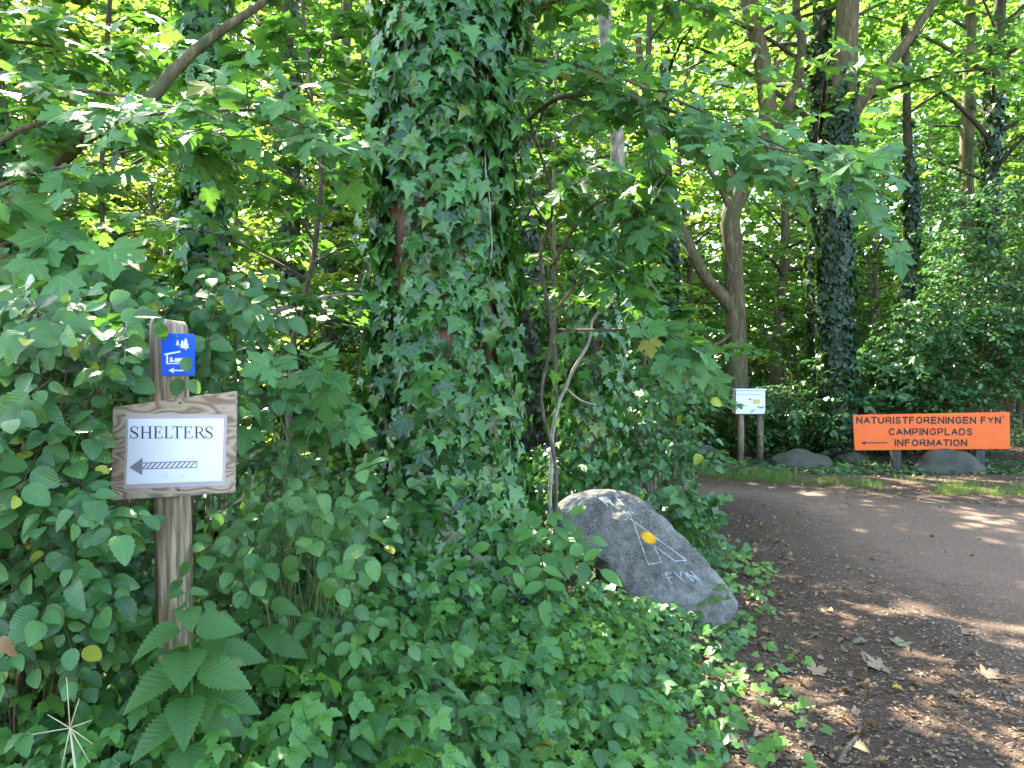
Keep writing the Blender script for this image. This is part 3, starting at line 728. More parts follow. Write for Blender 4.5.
# ------------------------------------------------------------------ PAINTED STONE
def granite(name, c1, c2, lichen=.5, moss=0):
    m, nt, out = nmat(name)
    tc = N(nt, "ShaderNodeTexCoord")
    a = N(nt, "ShaderNodeTexNoise"); a.inputs["Scale"].default_value = 55; a.inputs["Detail"].default_value = 8; a.inputs["Roughness"].default_value = .75
    b = N(nt, "ShaderNodeTexNoise"); b.inputs["Scale"].default_value = 4.5; b.inputs["Detail"].default_value = 7; b.inputs["Roughness"].default_value = .65
    v = N(nt, "ShaderNodeTexVoronoi"); v.inputs["Scale"].default_value = 120
    d = N(nt, "ShaderNodeTexNoise"); d.inputs["Scale"].default_value = 16; d.inputs["Detail"].default_value = 6; d.inputs["Roughness"].default_value = .7
    for q in (a, b, v, d): L(nt, tc.outputs["Object"], q.inputs["Vector"])
    c = ramp(nt, a.outputs[0], [(.3, tuple(q * .45 for q in c1)), (.5, c1), (.7, c2)])
    c = mixc(nt, mth(nt, 'MULTIPLY', ramp(nt, b.outputs[0], [(.42, (0, 0, 0)), (.62, (1, 1, 1))]), lichen), c, tuple(min(1, q * 1.7) for q in c2))
    c = mixc(nt, mth(nt, 'MULTIPLY', ramp(nt, d.outputs[0], [(.5, (0, 0, 0)), (.6, (1, 1, 1))]), .45), c, tuple(q * .4 for q in c1))
    e_ = N(nt, 'ShaderNodeTexNoise'); e_.inputs['Scale'].default_value = 130; e_.inputs['Detail'].default_value = 4; L(nt, tc.outputs['Object'], e_.inputs['Vector'])
    c = mixc(nt, mth(nt, 'MULTIPLY', ramp(nt, e_.outputs[0], [(.56, (0, 0, 0)), (.66, (1, 1, 1))]), .3), c, tuple(min(1, q * 2.1) for q in c2))
    c = mixc(nt, mth(nt, 'MULTIPLY', ramp(nt, e_.outputs[0], [(.34, (1, 1, 1)), (.42, (0, 0, 0))]), .4), c, tuple(q * .3 for q in c1))
    if moss: c = mixc(nt, mth(nt, 'MULTIPLY', ramp(nt, d.outputs[0], [(.4, (1, 1, 1)), (.6, (0, 0, 0))]), moss), c, (.04, .06, .02))
    p = N(nt, "ShaderNodeBsdfPrincipled"); L(nt, c, p.inputs["Base Color"]); p.inputs["Roughness"].default_value = .8; p.inputs["Specular IOR Level"].default_value = .35
    bm = N(nt, "ShaderNodeBump"); bm.inputs["Strength"].default_value = .7; bm.inputs["Distance"].default_value = .012
    L(nt, mth(nt, 'ADD', a.outputs[0], d.outputs[0]), bm.inputs["Height"]); L(nt, bm.outputs[0], p.inputs["Normal"])
    L(nt, p.outputs[0], out.inputs[0]); return m
pB, pT = at(702, 604, 4.55), at(606, 488, 5.05)
vv = (pT - pB).normalized(); uu0 = Vector((.95, -.22, .12)); uu = (uu0 - vv * uu0.dot(vv)).normalized(); nn = uu.cross(vv).normalized()
if nn.y > 0: nn = -nn
C0 = (pB + pT) / 2
def on_plane(px, py, off=0.):
    a = at(px, py, 5.0); o = Vector((0, 0, CAMZ)); d = a - o
    t = (C0 + nn * off - o).dot(nn) / d.dot(nn); return o + d * t
outl = [(554, 506), (568, 493), (600, 487.5), (622, 489.5), (640, 497), (657, 511), (675, 529), (693, 547), (712, 567), (730, 588), (740, 603), (736, 618), (705, 632), (668, 636), (640, 618), (625, 590), (606, 562), (582, 545), (560, 526)]
cen = on_plane(648, 555)
ang = []
for px_, py_ in outl:
    q = on_plane(px_, py_) - cen; ang.append((math.atan2(q.dot(vv), q.dot(uu)), q.length))
ang.sort(); aa = [a for a, _ in ang]; rr_ = [r for _, r in ang]
aa = [aa[-1] - 2 * math.pi] + aa + [aa[0] + 2 * math.pi]; rr_ = [rr_[-1]] + rr_ + [rr_[0]]
st = MB(); NT, NPH = 220, 150
back = Vector((-.35, .8, -.35)).normalized()
for i in range(NPH + 1):
    ph = math.pi * i / NPH
    for k in range(NT):
        th = 2 * math.pi * k / NT - math.pi
        r = float(np.interp(th, aa, rr_))
        sn = max(0., math.sin(ph)); fr = sn ** .5 if ph < math.pi / 2 else sn ** .75
        h = .035 * math.cos(ph) if ph < math.pi / 2 else 0
        p = cen + (uu * math.cos(th) + vv * math.sin(th)) * r * fr * (.985) + nn * (h - .02)
        if ph > math.pi / 2: p += back * (.42 * -math.cos(ph))
        a_ = .012 * noise.noise(p * 5.5) + .010 * noise.noise(p * 17) + .004 * noise.noise(p * 45)
        p += nn * a_
        st.v.append(tuple(p)); st.n += 1
for i in range(NPH):
    for k in range(NT):
        k2 = (k + 1) % NT; st.f.append((i * NT + k, (i + 1) * NT + k, (i + 1) * NT + k2, i * NT + k2))
stone_root = thing("painted_boulder", "grey leaning granite boulder painted with NF FYN, white tent emblem and yellow sun", "boulder", (cen.x, cen.y, gh(cen.x, cen.y)))
stone = st.build("stone", granite("grey_granite", (.135, .125, .115), (.235, .225, .21), .45), stone_root)
bvh = BVHTree.FromPolygons([Vector(v) for v in st.v], st.f)
def onrock(px, py, off=.0035):
    o = Vector((0, 0, CAMZ)); d = (at(px, py, 5.0) - o).normalized()
    h = bvh.ray_cast(o, d)
    if h[0] is None: return on_plane(px, py, .03)
    return h[0] + nn * off
def Sz(zx, zy): return (590 + zx / 6.98, 490 + zy / 6.98)
def rock_line(mb, a, b, w=1.0, off=.0035):
    a, b = Sz(*a), Sz(*b); dx, dy = b[0] - a[0], b[1] - a[1]; l = math.hypot(dx, dy); n = max(2, int(l / 1.5)); vs = []
    for i in range(n + 1):
        t = i / n; x = a[0] + dx * t; y = a[1] + dy * t; ww = w * rd.uniform(.8, 1.15) / 2
        vs += [onrock(x - dy / l * ww, y + dx / l * ww, off), onrock(x + dy / l * ww, y - dx / l * ww, off)]
    mb.add(vs, [(2 * i, 2 * i + 1, 2 * i + 3, 2 * i + 2) for i in range(n)])
wp = plain("white_stone_paint", (.50, .53, .57), .8, .2, .5, 90)
for grp_ in range(2):
  l1 = MB()
  for a, b in (((66, 55), (124, 110)), ((108, 48), (164, 105)), ((66, 55), (164, 105)), ((178, 46), (234, 106)), ((178, 46), (216, 42)), ((200, 70), (232, 66)),
             ((528, 583), (572, 655)), ((520, 583), (565, 579)), ((546, 613), (578, 609)), ((585, 572), (627, 612)), ((640, 566), (627, 612)), ((627, 612), (665, 642)),
             ((660, 575), (722, 640)), ((702, 567), (765, 632)), ((660, 575), (765, 632))):
    if (a[1] > 300) == (grp_ == 1): rock_line(l1, a, b, .95)
  l1.build("painted_lettering", wp, stone_root)
l2 = MB()
for a, b in (((300, 215), (408, 520)), ((408, 520), (500, 505)), ((500, 505), (448, 388)), ((448, 388), (595, 498)), ((595, 498), (675, 492)), ((675, 492), (300, 215)), ((230, 168), (300, 215)), ((275, 165), (300, 215)), ((234, 147), (266, 182))): rock_line(l2, a, b, .85)
l2.build("painted_emblem", wp, stone_root)
l3 = MB(); vs = [onrock(*Sz(408, 335), off=.006)]
for k in range(32):
    a = 2 * math.pi * k / 32; r = 1.12 if k % 2 == 0 else .68
    ex = (50, 34); ey = (24, -30)
    vs.append(onrock(*Sz(408 + (ex[0] * math.cos(a) + ey[0] * math.sin(a)) * r * 1.08, 335 + (ex[1] * math.cos(a) + ey[1] * math.sin(a)) * r * 1.08), off=.006))
l3.add(vs, [(0, 1 + k, 1 + (k + 1) % 32) for k in range(32)]); l3.build("painted_sun", plain("yellow_stone_paint", (.85, .45, .015), .6), stone_root)

# ------------------------------------------------------------------ OTHER BOULDERS
def boulder(px0, px1, pt, pbm, Y, label, mat, sd):
    a, b = at(px0, pbm, Y), at(px1, pbm, Y); top = at((px0 + px1) / 2, pt, Y)
    cx = (a.x + b.x) / 2; gz = gh(cx, Y); mb = MB(); n1, n2 = 40, 22
    rx = (b.x - a.x) / 2; rz = max(.1, top.z - gz); ry = rx * .7
    for i in range(n2 + 1):
        ph = math.pi * i / n2
        for k in range(n1):
            th = 2 * math.pi * k / n1; d = Vector((math.sin(ph) * math.cos(th), math.sin(ph) * math.sin(th), math.cos(ph)))
            q = 1 + .22 * noise.noise(d * 1.4 + Vector((sd, 0, 0))) + .07 * noise.noise(d * 4 + Vector((sd, 5, 0)))
            zc = d.z if d.z > -.4 else -.4
            mb.v.append((cx + d.x * rx * q, Y + .1 + d.y * ry * q, gz + (zc) * rz * q)); mb.n += 1
    for i in range(n2):
        for k in range(n1): mb.f.append((i * n1 + k, (i + 1) * n1 + k, (i + 1) * n1 + (k + 1) % n1, i * n1 + (k + 1) % n1))
    o = mb.build("boulder", mat); tag(o, label, "boulder", "boulders along the track edge"); return o
dkst = granite("dark_mossy_stone", (.06, .055, .05), (.11, .10, .092), .3, .5)
boulder(771, 833, 451, 472, 12.4, "dark low boulder just right of the white box on legs", dkst, 1)
boulder(918, 984, 448, 474, 11.75, "large dark boulder under the right half of the orange board", dkst, 2)
boulder(838, 872, 453, 468, 12.8, "small dark boulder below the left end of the orange board", dkst, 3)
boulder(692, 726, 447, 469, 12.6, "dark boulder left of the white box on legs", dkst, 4)
boulder(596, 672, 428, 480, 10.2, "broad mossy stone behind the painted boulder and bushes", granite("mossy_stone", (.16, .12, .10), (.28, .22, .19), .5, .35), 5)

# ------------------------------------------------------------------ BIG IVY TREE
def bg_trunk(mb, path, rad, seg=16, wob=.12, sd=0): mb.tube(path, rad, seg, True, wob, sd)
Y1 = 4.2
bx = at(446, 590, Y1); bx.z = gh(bx.x, Y1)
t1 = thing("ivy_clad_tree", "huge tree trunk thickly wrapped in dark ivy in the centre foreground", "tree", bx)
wp_ = [Vector((bx.x, Y1, bx.z - .15)), at(447, 520, Y1), at(445, 400, Y1), at(443, 250, Y1), at(442, 100, Y1), at(444, -40, Y1), at(452, -350, Y1), at(470, -900, Y1) + Vector((0, .3, 0)), at(480, -1700, Y1) + Vector((0, .8, 0))]
wp_ = smooth_path(wp_, 4); n_ = len(wp_)
wr = [.30 - .10 * min(1, p.z / 12) + .16 * math.exp(-(p.z - .1) / .35) for p in wp_]
w = MB(); bg_trunk(w, wp_, wr, 40, .12, 3); 
w2 = MB(); crL = Leaves()
crown(w2, crL, wp_, wr, 5.6, 13.2, 26, 4.4, .17, 10, 9, (.2, .8), 5, .15)
w.build("trunk", M['bark_red'], t1); w2.build("branch", M['bark_dk'], t1); crL.build("crown", MAPLE_FAR, M['maple_far'], t1)
iv = Leaves()
def skip1(th, z):
    a = ((th - R(232) + math.pi) % (2 * math.pi)) - math.pi
    wid = .10 + .26 * noise.noise(Vector((z * 1.5, 0, 3)))
    return abs(a) < wid and 1.2 < z < 3.7 and rd.random() < .93
zs_ = [i for i, p in enumerate(wp_) if p.z < 6.2]; cut = zs_[-1]
fr_ = [(p, r) for p, r in zip(wp_, wr)][:cut + 1]
# extra volume of ivy towards the right and near the foot
rad_i = [r + .03 + .10 * math.exp(-(p.z) / .6) for p, r in fr_]
ivy_leaves(iv, [p for p, r in fr_], [r - .02 for r in rad_i], 10500, .086, 0, 1, .11, skip1)
side = [p + Vector((.22, .12, 0)) for p, r in fr_ if p.z > 3.3]
ivy_leaves(iv, side, [.12 + .14 * sst(3.4, 4.0, p.z) for p in side], 1500, .095, 0, 1, .16)
iv.build("ivy", IVY, M['ivy'], t1, curl=.4)
vs_ = MB()
for k in range(5):
    z0 = rd.uniform(.3, 2.2); th = R(rd.uniform(185, 350)); pts = []
    for j in range(9):
        z = z0 + j * .13; i = min(len(fr_) - 1, next(i for i, (p, r) in enumerate(fr_) if p.z >= z)); c, r = fr_[i]; th += rd.uniform(-.09, .09)
        pts.append(Vector((c.x + (r + .075) * math.cos(th), c.y + (r + .075) * math.sin(th), z)))
    vs_.tube(smooth_path(pts, 2), [.004] * 17, 5)
vs_.build("vine_stem", M['vine'], t1)

# ------------------------------------------------------------------ SPECIFIC TREES
def far_crown_tree(name, label, px_base, Y, r0, Htop, h0, nb, blen, mat, bark, path_px=None, ivy=None, lean=0, group=None, seed=0, size=.15, cat="tree", twigs=8, nl=9, limbs=(), base_y=None, r1=.3, tmpl=MAPLE_FAR, sleeve=(.1, .12)):
    if path_px:
        P_ = [at(a, b, Y) for a, b in path_px]
        b0_ = Vector((P_[0].x, Y, gh(P_[0].x, Y) - .1)); P_ = [b0_] + [p for p in P_ if p.z > .35]
        last = P_[-1]; dr = (P_[-1] - P_[-2]).normalized(); 
        if last.z < Htop: P_ += [last + (dr + Vector((0, .1, .5))).normalized() * (Htop - last.z) * .5, last + (dr * .6 + Vector((0, .15, 1))).normalized() * (Htop - last.z)]
        path = smooth_path(P_, 3)
    else:
        b0_ = at(px_base, 400, Y); b0_.z = gh(b0_.x, Y) - .1
        path, _ = trunk_path(b0_, b0_ + Vector((lean, rd.uniform(-.5, .5), Htop)), 12, .25, seed)
    rad = [max(.02, r0 * (1 - (1 - r1) * min(1, p.z / Htop)) + r0 * .45 * math.exp(-max(0, p.z) / .3)) for p in path]
    root = thing(name, label, cat, (path[0].x, path[0].y, gh(path[0].x, path[0].y)), group)
    w = MB(); bg_trunk(w, path, rad, 14, .1, seed); 
    for lp, ra, rb in limbs:
        q = smooth_path([at(a, b, Y + dy) for a, b, dy in lp], 4); w.tube(q, [ra + (rb - ra) * i / (len(q) - 1) for i in range(len(q))], 10, True, .1, seed)
    wb = MB(); lv = Leaves(); crown(wb, lv, path, rad, h0, Htop, nb, blen, size, twigs, nl, (.05, .6), seed + 3, .22)
    w.build("trunk", M[bark], root)
    if nb: wb.build("branch", M['bark_dk'], root); lv.build("crown", tmpl, M[mat], root)
    if ivy:
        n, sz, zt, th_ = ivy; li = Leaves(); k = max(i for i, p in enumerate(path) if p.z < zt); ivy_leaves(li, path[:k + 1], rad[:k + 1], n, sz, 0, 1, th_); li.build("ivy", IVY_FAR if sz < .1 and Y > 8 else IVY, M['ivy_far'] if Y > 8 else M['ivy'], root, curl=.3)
    return root
# left ivy tree
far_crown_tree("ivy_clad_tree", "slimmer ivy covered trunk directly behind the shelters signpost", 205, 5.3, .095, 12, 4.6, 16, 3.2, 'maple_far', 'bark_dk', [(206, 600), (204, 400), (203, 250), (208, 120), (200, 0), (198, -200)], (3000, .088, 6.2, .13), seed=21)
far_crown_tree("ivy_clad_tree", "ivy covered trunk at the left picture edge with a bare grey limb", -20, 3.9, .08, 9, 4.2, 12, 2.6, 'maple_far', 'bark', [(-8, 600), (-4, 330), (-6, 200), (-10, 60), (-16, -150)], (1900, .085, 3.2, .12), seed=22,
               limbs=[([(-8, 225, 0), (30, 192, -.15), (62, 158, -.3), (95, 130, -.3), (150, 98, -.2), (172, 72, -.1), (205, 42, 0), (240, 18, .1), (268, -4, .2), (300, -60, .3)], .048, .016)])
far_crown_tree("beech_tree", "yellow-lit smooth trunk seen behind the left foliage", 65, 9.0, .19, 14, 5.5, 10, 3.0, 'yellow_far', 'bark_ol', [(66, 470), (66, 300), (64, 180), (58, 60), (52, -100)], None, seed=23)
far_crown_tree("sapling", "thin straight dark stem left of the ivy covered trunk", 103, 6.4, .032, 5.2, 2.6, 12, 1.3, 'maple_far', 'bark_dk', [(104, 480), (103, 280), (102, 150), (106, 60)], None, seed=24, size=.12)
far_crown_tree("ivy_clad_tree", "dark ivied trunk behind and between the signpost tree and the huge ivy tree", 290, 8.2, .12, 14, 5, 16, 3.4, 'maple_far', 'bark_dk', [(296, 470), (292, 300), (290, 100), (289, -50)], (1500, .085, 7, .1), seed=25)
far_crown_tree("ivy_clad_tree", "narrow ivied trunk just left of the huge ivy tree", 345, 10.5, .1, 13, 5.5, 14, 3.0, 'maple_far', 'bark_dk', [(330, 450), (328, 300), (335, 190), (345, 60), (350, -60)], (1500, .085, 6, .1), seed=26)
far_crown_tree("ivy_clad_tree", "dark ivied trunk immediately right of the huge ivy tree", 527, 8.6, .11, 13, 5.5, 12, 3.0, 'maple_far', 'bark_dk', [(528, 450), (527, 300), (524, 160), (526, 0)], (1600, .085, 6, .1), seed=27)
# pale trunk with ivy foot and bare pale vine
far_crown_tree("silver_barked_tree", "pale grey barked slim trunk with ivy round its foot above the painted boulder", 607, 5.9, .062, 12, 5.2, 14, 3.0, 'maple_far', 'bark_pl', [(588, 500), (592, 400), (600, 290), (618, 170), (611, 90), (604, 0), (600, -160)], None, seed=28, r1=.6)
tv = thing("ivy_thicket", "dark column of ivy leaves round the foot of the pale trunk", "plant", (at(588, 480, 5.7).x, 5.7, .2))
li = Leaves(); ip = [at(582, 500, 5.75), at(586, 420, 5.75), at(597, 330, 5.75), at(598, 250, 5.8), at(612, 180, 5.85)]; ip[0].z = .15
ivy_leaves(li, ip, [.17, .13, .10, .07, .04], 1700, .078, 0, 1, .16); li.build("leaves", IVY, M['ivy'], tv, curl=.4)
vb = MB(); q = smooth_path([at(a, b, 5.15) for a, b in ((552, 520), (550, 500), (551, 470), (553, 430), (560, 400), (566, 388), (572, 372), (584, 352), (590, 338), (592, 322), (600, 312), (609, 306), (616, 294))], 5)
vb.tube(q, [.014 - .006 * i / (len(q) - 1) for i in range(len(q))], 9, True, .25); 
q = smooth_path([at(566, 388, 5.35), at(580, 400, 5.3), at(596, 405, 5.25)], 4); vb.tube(q, [.007] * len(q), 6)
vb_o = vb.build("climbing_stem", M['vine']); tag(vb_o, "bare pale crooked vine stem rising from behind the painted boulder", "vine")

# forked tree
far_crown_tree("forked_tree", "brown tree forking into several limbs behind the white box", 735, 14.0, .20, 15, 7.6, 20, 3.0, 'maple_far', 'bark', [(738, 455), (737, 380), (735, 300), (733, 250), (731, 215), (745, 185), (762, 150), (768, 110), (762, 60), (748, 0), (742, -80)], None, seed=31, r1=.55,
    limbs=[([(734, 312, 0), (722, 296, -.1), (704, 275, -.2), (686, 240, -.3), (670, 205, -.3), (658, 160, -.3), (650, 110, -.2), (640, 60, 0), (632, -40, 0)], .13, .055),
           ([(764, 150, 0), (782, 120, .1), (796, 85, .2), (802, 45, .3), (796, 0, .3), (806, -70, .3)], .12, .06),
           ([(731, 212, 0), (722, 190, -.1), (708, 165, -.2), (698, 120, -.2)], .07, .03),
           ([(730, 214, 0), (735, 190, .2), (728, 160, .3), (715, 130, .3)], .06, .03),
           ([(734, 330, 0), (715, 345, -.4), (690, 338, -.7), (672, 335, -1)], .035, .012)])
far_crown_tree("ivy_clad_tree", "tall straight trunk dark with ivy behind the orange board's left end", 838, 13.6, .27, 15, 7.6, 16, 2.6, 'maple_far', 'bark', [(840, 455), (838, 380), (835, 300), (836, 200), (842, 120), (846, 40), (850, -60)], (9000, .10, 7.4, .08), seed=32, r1=.5,
    limbs=[([(842, 135, 0), (862, 100, -.2), (884, 72, -.3), (908, 40, -.4), (935, 0, -.5), (960, -50, -.5)], .12, .05), ([(838, 150, 0), (850, 130, .1), (832, 110, .3)], .05, .02)])
far_crown_tree("ivy_clad_tree", "slender leaning ivied trunk right of the tall ivied trunk", 905, 15.0, .13, 13, 6.5, 12, 2.2, 'maple_far', 'bark_dk', [(893, 450), (897, 370), (905, 300), (912, 220), (908, 150), (905, 40), (900, -40)], (2200, .10, 7, .08), seed=33)
far_crown_tree("beech_tree", "pale upright trunk near the right edge above the bushes", 970, 16.5, .20, 16, 6, 16, 2.8, 'gloss', 'bark_ol', [(976, 450), (972, 300), (966, 180), (970, 60), (968, -60)], None, seed=34)
far_crown_tree("ivy_clad_tree", "dark ivied trunk left of the forked tree", 668, 16.5, .19, 14, 6.5, 16, 3.6, 'maple_far', 'bark_dk', [(672, 450), (670, 340), (668, 230), (664, 100), (668, -20)], (2600, .11, 6, .09), seed=35)
far_crown_tree("ivy_clad_tree", "second dark ivied trunk farther left of the forked tree", 640, 12.5, .08, 12, 5.5, 12, 3, 'maple_far', 'bark_dk', [(640, 450), (636, 350), (632, 240), (645, 120), (650, 0)], (1500, .1, 5, .08), seed=36)

# ------------------------------------------------------------------ NEAR SYCAMORE BOUGHS
def bough(LV, W, px, Ys, r0, r1, ntw, twl, nl, size, up=(0, -.25, 1), droop=.35, keep=None, sag=.2, toward=1.0, t0=.1):
    P_ = [at(a, b, y) for (a, b), y in zip(px, Ys)]; q = smooth_path(P_, 4)
    W.tube(q, [r0 + (r1 - r0) * i / (len(q) - 1) for i in range(len(q))], 7, True)
    for k in range(ntw):
        t = t0 + (1 - t0) * (k + .5) / ntw; p, td = along(q, t)
        side = td.cross(Vector((0, 0, 1))).normalized(); sd = 1 if k % 2 else -1
        hd = td * rd.uniform(.1, 1.0) + side * sd * rd.uniform(.3, 1.1) * toward + Vector((0, 0, rd.uniform(-.5, .5))); p = p + Vector((0, 0, rd.gauss(0, .05)))
        twig_leaves(LV, W, p, hd, twl * rd.uniform(.6, 1.2), nl, size, up, .0035, True, droop, .28, keep, sag)
sb = at(552, 560, 4.75); sb.z = gh(sb.x, sb.y)
sy = thing("young_sycamore", "young sycamore behind the huge ivy tree spreading long leafy boughs to the right", "tree", sb)
W = MB(); LV = Leaves()
trp = smooth_path([sb, at(556, 470, 4.75), at(541, 400, 4.75), at(552, 330, 4.75), at(540, 260, 4.75), at(553, 200, 4.7), at(530, 120, 4.6), at(520, 40, 4.6), at(515, -90, 4.6)], 4)
W.tube(trp, [.013 - .005 * i / (len(trp) - 1) for i in range(len(trp))], 9, True, .1)
bough(LV, W, [(528, 120), (560, 98), (620, 95), (690, 118), (760, 145), (825, 158), (870, 178)], [4.6, 4.3, 4.0, 3.75, 3.6, 3.5, 3.4], .014, .004, 46, .46, 4, .10, up=(.1, -.6, 1), droop=.25, sag=.1)
bough(LV, W, [(522, 60), (560, 62), (620, 78), (700, 110), (790, 150)], [4.5, 4.1, 3.9, 3.8, 3.7], .012, .004, 30, .46, 4, .095, up=(.1, -.6, 1), droop=.25, sag=.1)
bough(LV, W, [(540, 120), (555, 98), (600, 95), (640, 110), (650, 150), (660, 190)], [4.6, 4.5, 4.45, 4.4, 4.4, 4.4], .014, .004, 14, .35, 4, .12, droop=.4, t0=.4)
bough(LV, W, [(553, 265), (580, 220), (605, 200), (630, 215), (645, 245)], [4.75, 4.6, 4.4, 4.3, 4.3], .012, .004, 22, .36, 4, .12, droop=.4)
bough(LV, W, [(556, 310), (590, 270), (615, 262), (650, 300)], [4.75, 4.7, 4.7, 4.8], .01, .004, 15, .34, 4, .115)
bough(LV, W, [(550, 230), (530, 190), (560, 160), (610, 170), (640, 190)], [4.75, 4.9, 5, 5, 5], .01, .004, 16, .36, 4, .115)
bough(LV, W, [(556, 330), (610, 330), (650, 328), (692, 342)], [4.7, 4.5, 4.3, 4.2], .01, .004, 12, .25, 3, .15, t0=.5)
bough(LV, W, [(518, 20), (560, 0), (620, -10), (680, 0), (760, 30)], [4.6, 4.6, 4.8, 5, 5.2], .01, .004, 26, .38, 4, .12)
W.build("trunk", M['twig'], sy); LV.build("leaves", MAPLE, M['maple'], sy, curl=.25)

lb = at(-75, 560, 3.3); lb.z = gh(lb.x, lb.y)
ly = thing("young_sycamore", "young sycamore at the left edge whose leafy boughs cross the upper left", "tree", lb)
W = MB(); LV = Leaves()
trp = smooth_path([lb, at(-75, 400, 3.3), at(-60, 250, 3.3), at(-55, 100, 3.3), at(-60, -40, 3.3)], 4); W.tube(trp, [.04 - .02 * i / (len(trp) - 1) for i in range(len(trp))], 9)
bough(LV, W, [(-58, 190), (20, 130), (100, 118), (190, 112), (270, 112), (335, 142)], [3.3, 3.25, 3.2, 3.15, 3.1, 3.1], .014, .004, 44, .44, 4, .105, up=(0, -.5, 1), droop=.25, sag=.1)
bough(LV, W, [(-58, 120), (0, 95), (80, 90), (160, 105), (240, 130)], [3.3, 3.4, 3.5, 3.5, 3.5], .012, .004, 12, .42, 4, .10, up=(0, -.5, 1), droop=.2)
bough(LV, W, [(-60, 260), (-20, 200), (40, 172), (120, 160)], [3.3, 3.0, 2.9, 2.9],   .012, .004, 10, .28, 4, .10, up=(0, -.5, 1))
bough(LV, W, [(-60, 40), (0, 40), (80, 50), (150, 60)], [3.3, 3.6, 3.9, 4.1], .012, .004, 26, .36, 4, .11)
bough(LV, W, [(-60, 300), (-10, 250), (50, 240), (110, 265)], [3.3, 3.0, 2.9, 2.85], .010, .004, 14, .22, 3, .15, up=(0, -.7, .8), droop=.7)
W.build("trunk", M['twig'], ly); LV.build("leaves", MAPLE, M['maple'], ly, curl=.25)

# saplings mid distance with maple leaves
def near_sapling(label, px, Y, Hh, nb, blen, size, seed, mat='maple', tmpl=MAPLE, r=.03, h0=.5, keep=None, lean=0):
    b = at(px, 400, Y); b.z = gh(b.x, Y); path, rad = trunk_path(b, b + Vector((lean, 0, Hh)), 8, .12, seed, r, .008)
    root = thing("sapling", label, "sapling", b); w, lv = MB(), Leaves(); w.tube(path, rad, 7)
    crown(w, lv, path, rad, h0, Hh, nb, blen, size, 8, 6, (.1, .6), seed, .2, keep, .35, .35, False)
    w.build("trunk", M['twig'], root); lv.build("leaves", tmpl, M[mat], root, curl=.25); return root
near_sapling("leafy sycamore sapling between the signpost and the huge ivy tree", 300, 5.0, 4.2, 24, 1.25, .105, 41, h0=1.7)
near_sapling("shaded sapling behind the signpost left of the ivied trunk", 125, 5.6, 2.2, 12, 1.1, .13, 42)
near_sapling("sapling with broad leaves behind the huge ivy tree on its left side", 365, 7.2, 4.8, 20, 1.2, .11, 43, h0=1.9)
near_sapling("tall leafy sapling right of the huge ivy tree behind the pale vine", 556, 7.6, 4.6, 22, 1.2, .11, 44, h0=1.9)
near_sapling("broad leaved sapling behind the bushes left of the forked tree", 645, 8.6, 2.5, 24, 1.5, .13, 45)
near_sapling("sapling in front of the dark ivied trunk left of the forked tree", 595, 11.0, 5.5, 26, 1.9, .14, 46, 'maple_far', MAPLE_FAR)
near_sapling("sapling leaning over the left side behind the elm bush", 30, 6.5, 4.5, 24, 1.5, .13, 47, 'maple_far', MAPLE_FAR)
near_sapling("slim sapling beyond the signpost with thin leafy twigs", 240, 7.5, 4.8, 24, 1.5, .13, 48, 'maple_far', MAPLE_FAR)

# ------------------------------------------------------------------ NEAR SHRUBS
def keep_sign(p, s):
    if p[1] > 2.75: return True
    x, y = proj(p); m = s * F / max(.3, p[1]) * .55
    if 109 - m < x < 238 + m * .7 and 388 - m * .6 < y < 503 + m * .6: return False
    if 148 - m < x < 205 + m and 312 - m * .6 < y < 505: return False
    if p[1] < 2.2 and 118 < x < 250 and 588 < y < 690: return False
    if 155 - m * .6 < x < 195 + m * .6 and 325 < y < 560: return False
    return True
bb0 = Vector((-1.75, 2.55, 0)); bb0.z = gh(bb0.x, bb0.y)
bush("elm_bush", "dense elm bush with ribbed oval leaves left of the signpost", "bush", bb0, (-60, 150, 300, 640, 1.95, 2.75), 210, OVAL, M['elm'], .062, keep=keep_sign, up=(.15, -.7, .9), twl=.24, nl=8, nsub=3, r0=.0045, extra=((186, 357, 2.2, .15, -1, .045), (180, 378, 2.2, -.2, -1, .055), (190, 380, 2.21, .6, -.8, .05), (158, 322, 2.2, .3, -.9, .05), (165, 318, 2.21, -.9, -.4, .05)))
bush("elm_bush", "taller elm shoots filling the space behind the shelters board", "bush", bb0 + Vector((.4, .6, 0)), (0, 240, 285, 420, 2.8, 3.6), 60, OVAL, M['elm'], .07, keep=keep_sign, up=(.1, -.7, .8), twl=.28, nl=7, nsub=3)
c = at(300, 600, 2.9); c.z = gh(c.x, c.y)
bush("bramble_bush", "loose bramble with light leaves between the signpost and the huge ivy tree", "bush", c, (205, 360, 480, 650, 2.3, 3.2), 40, OVAL, M['bramble'], .06, keep=keep_sign, up=(.1, -.6, .9), twl=.22, nl=5, nsub=2, stem='stem')
c = at(330, 640, 3.4); c.z = gh(c.x, c.y)
bush("bramble_bush", "dark bramble behind the light bramble at the huge ivy tree's foot", "bush", c, (230, 400, 450, 570, 3.4, 4.6), 50, OVAL, M['elm'], .07, up=(.1, -.6, .9), twl=.25, nl=6, nsub=3)
c = at(290, 560, 2.95); c.z = gh(c.x, c.y)
bush("sycamore_seedling", "small sycamore seedlings with light lobed leaves right of the signpost", "plant", c, (240, 345, 345, 425, 2.7, 3.2), 9, MAPLE, M['maple'], .105, keep=keep_sign, up=(0, -.7, .8), twl=.14, nl=3, nsub=1, stem='stem', opp=True)
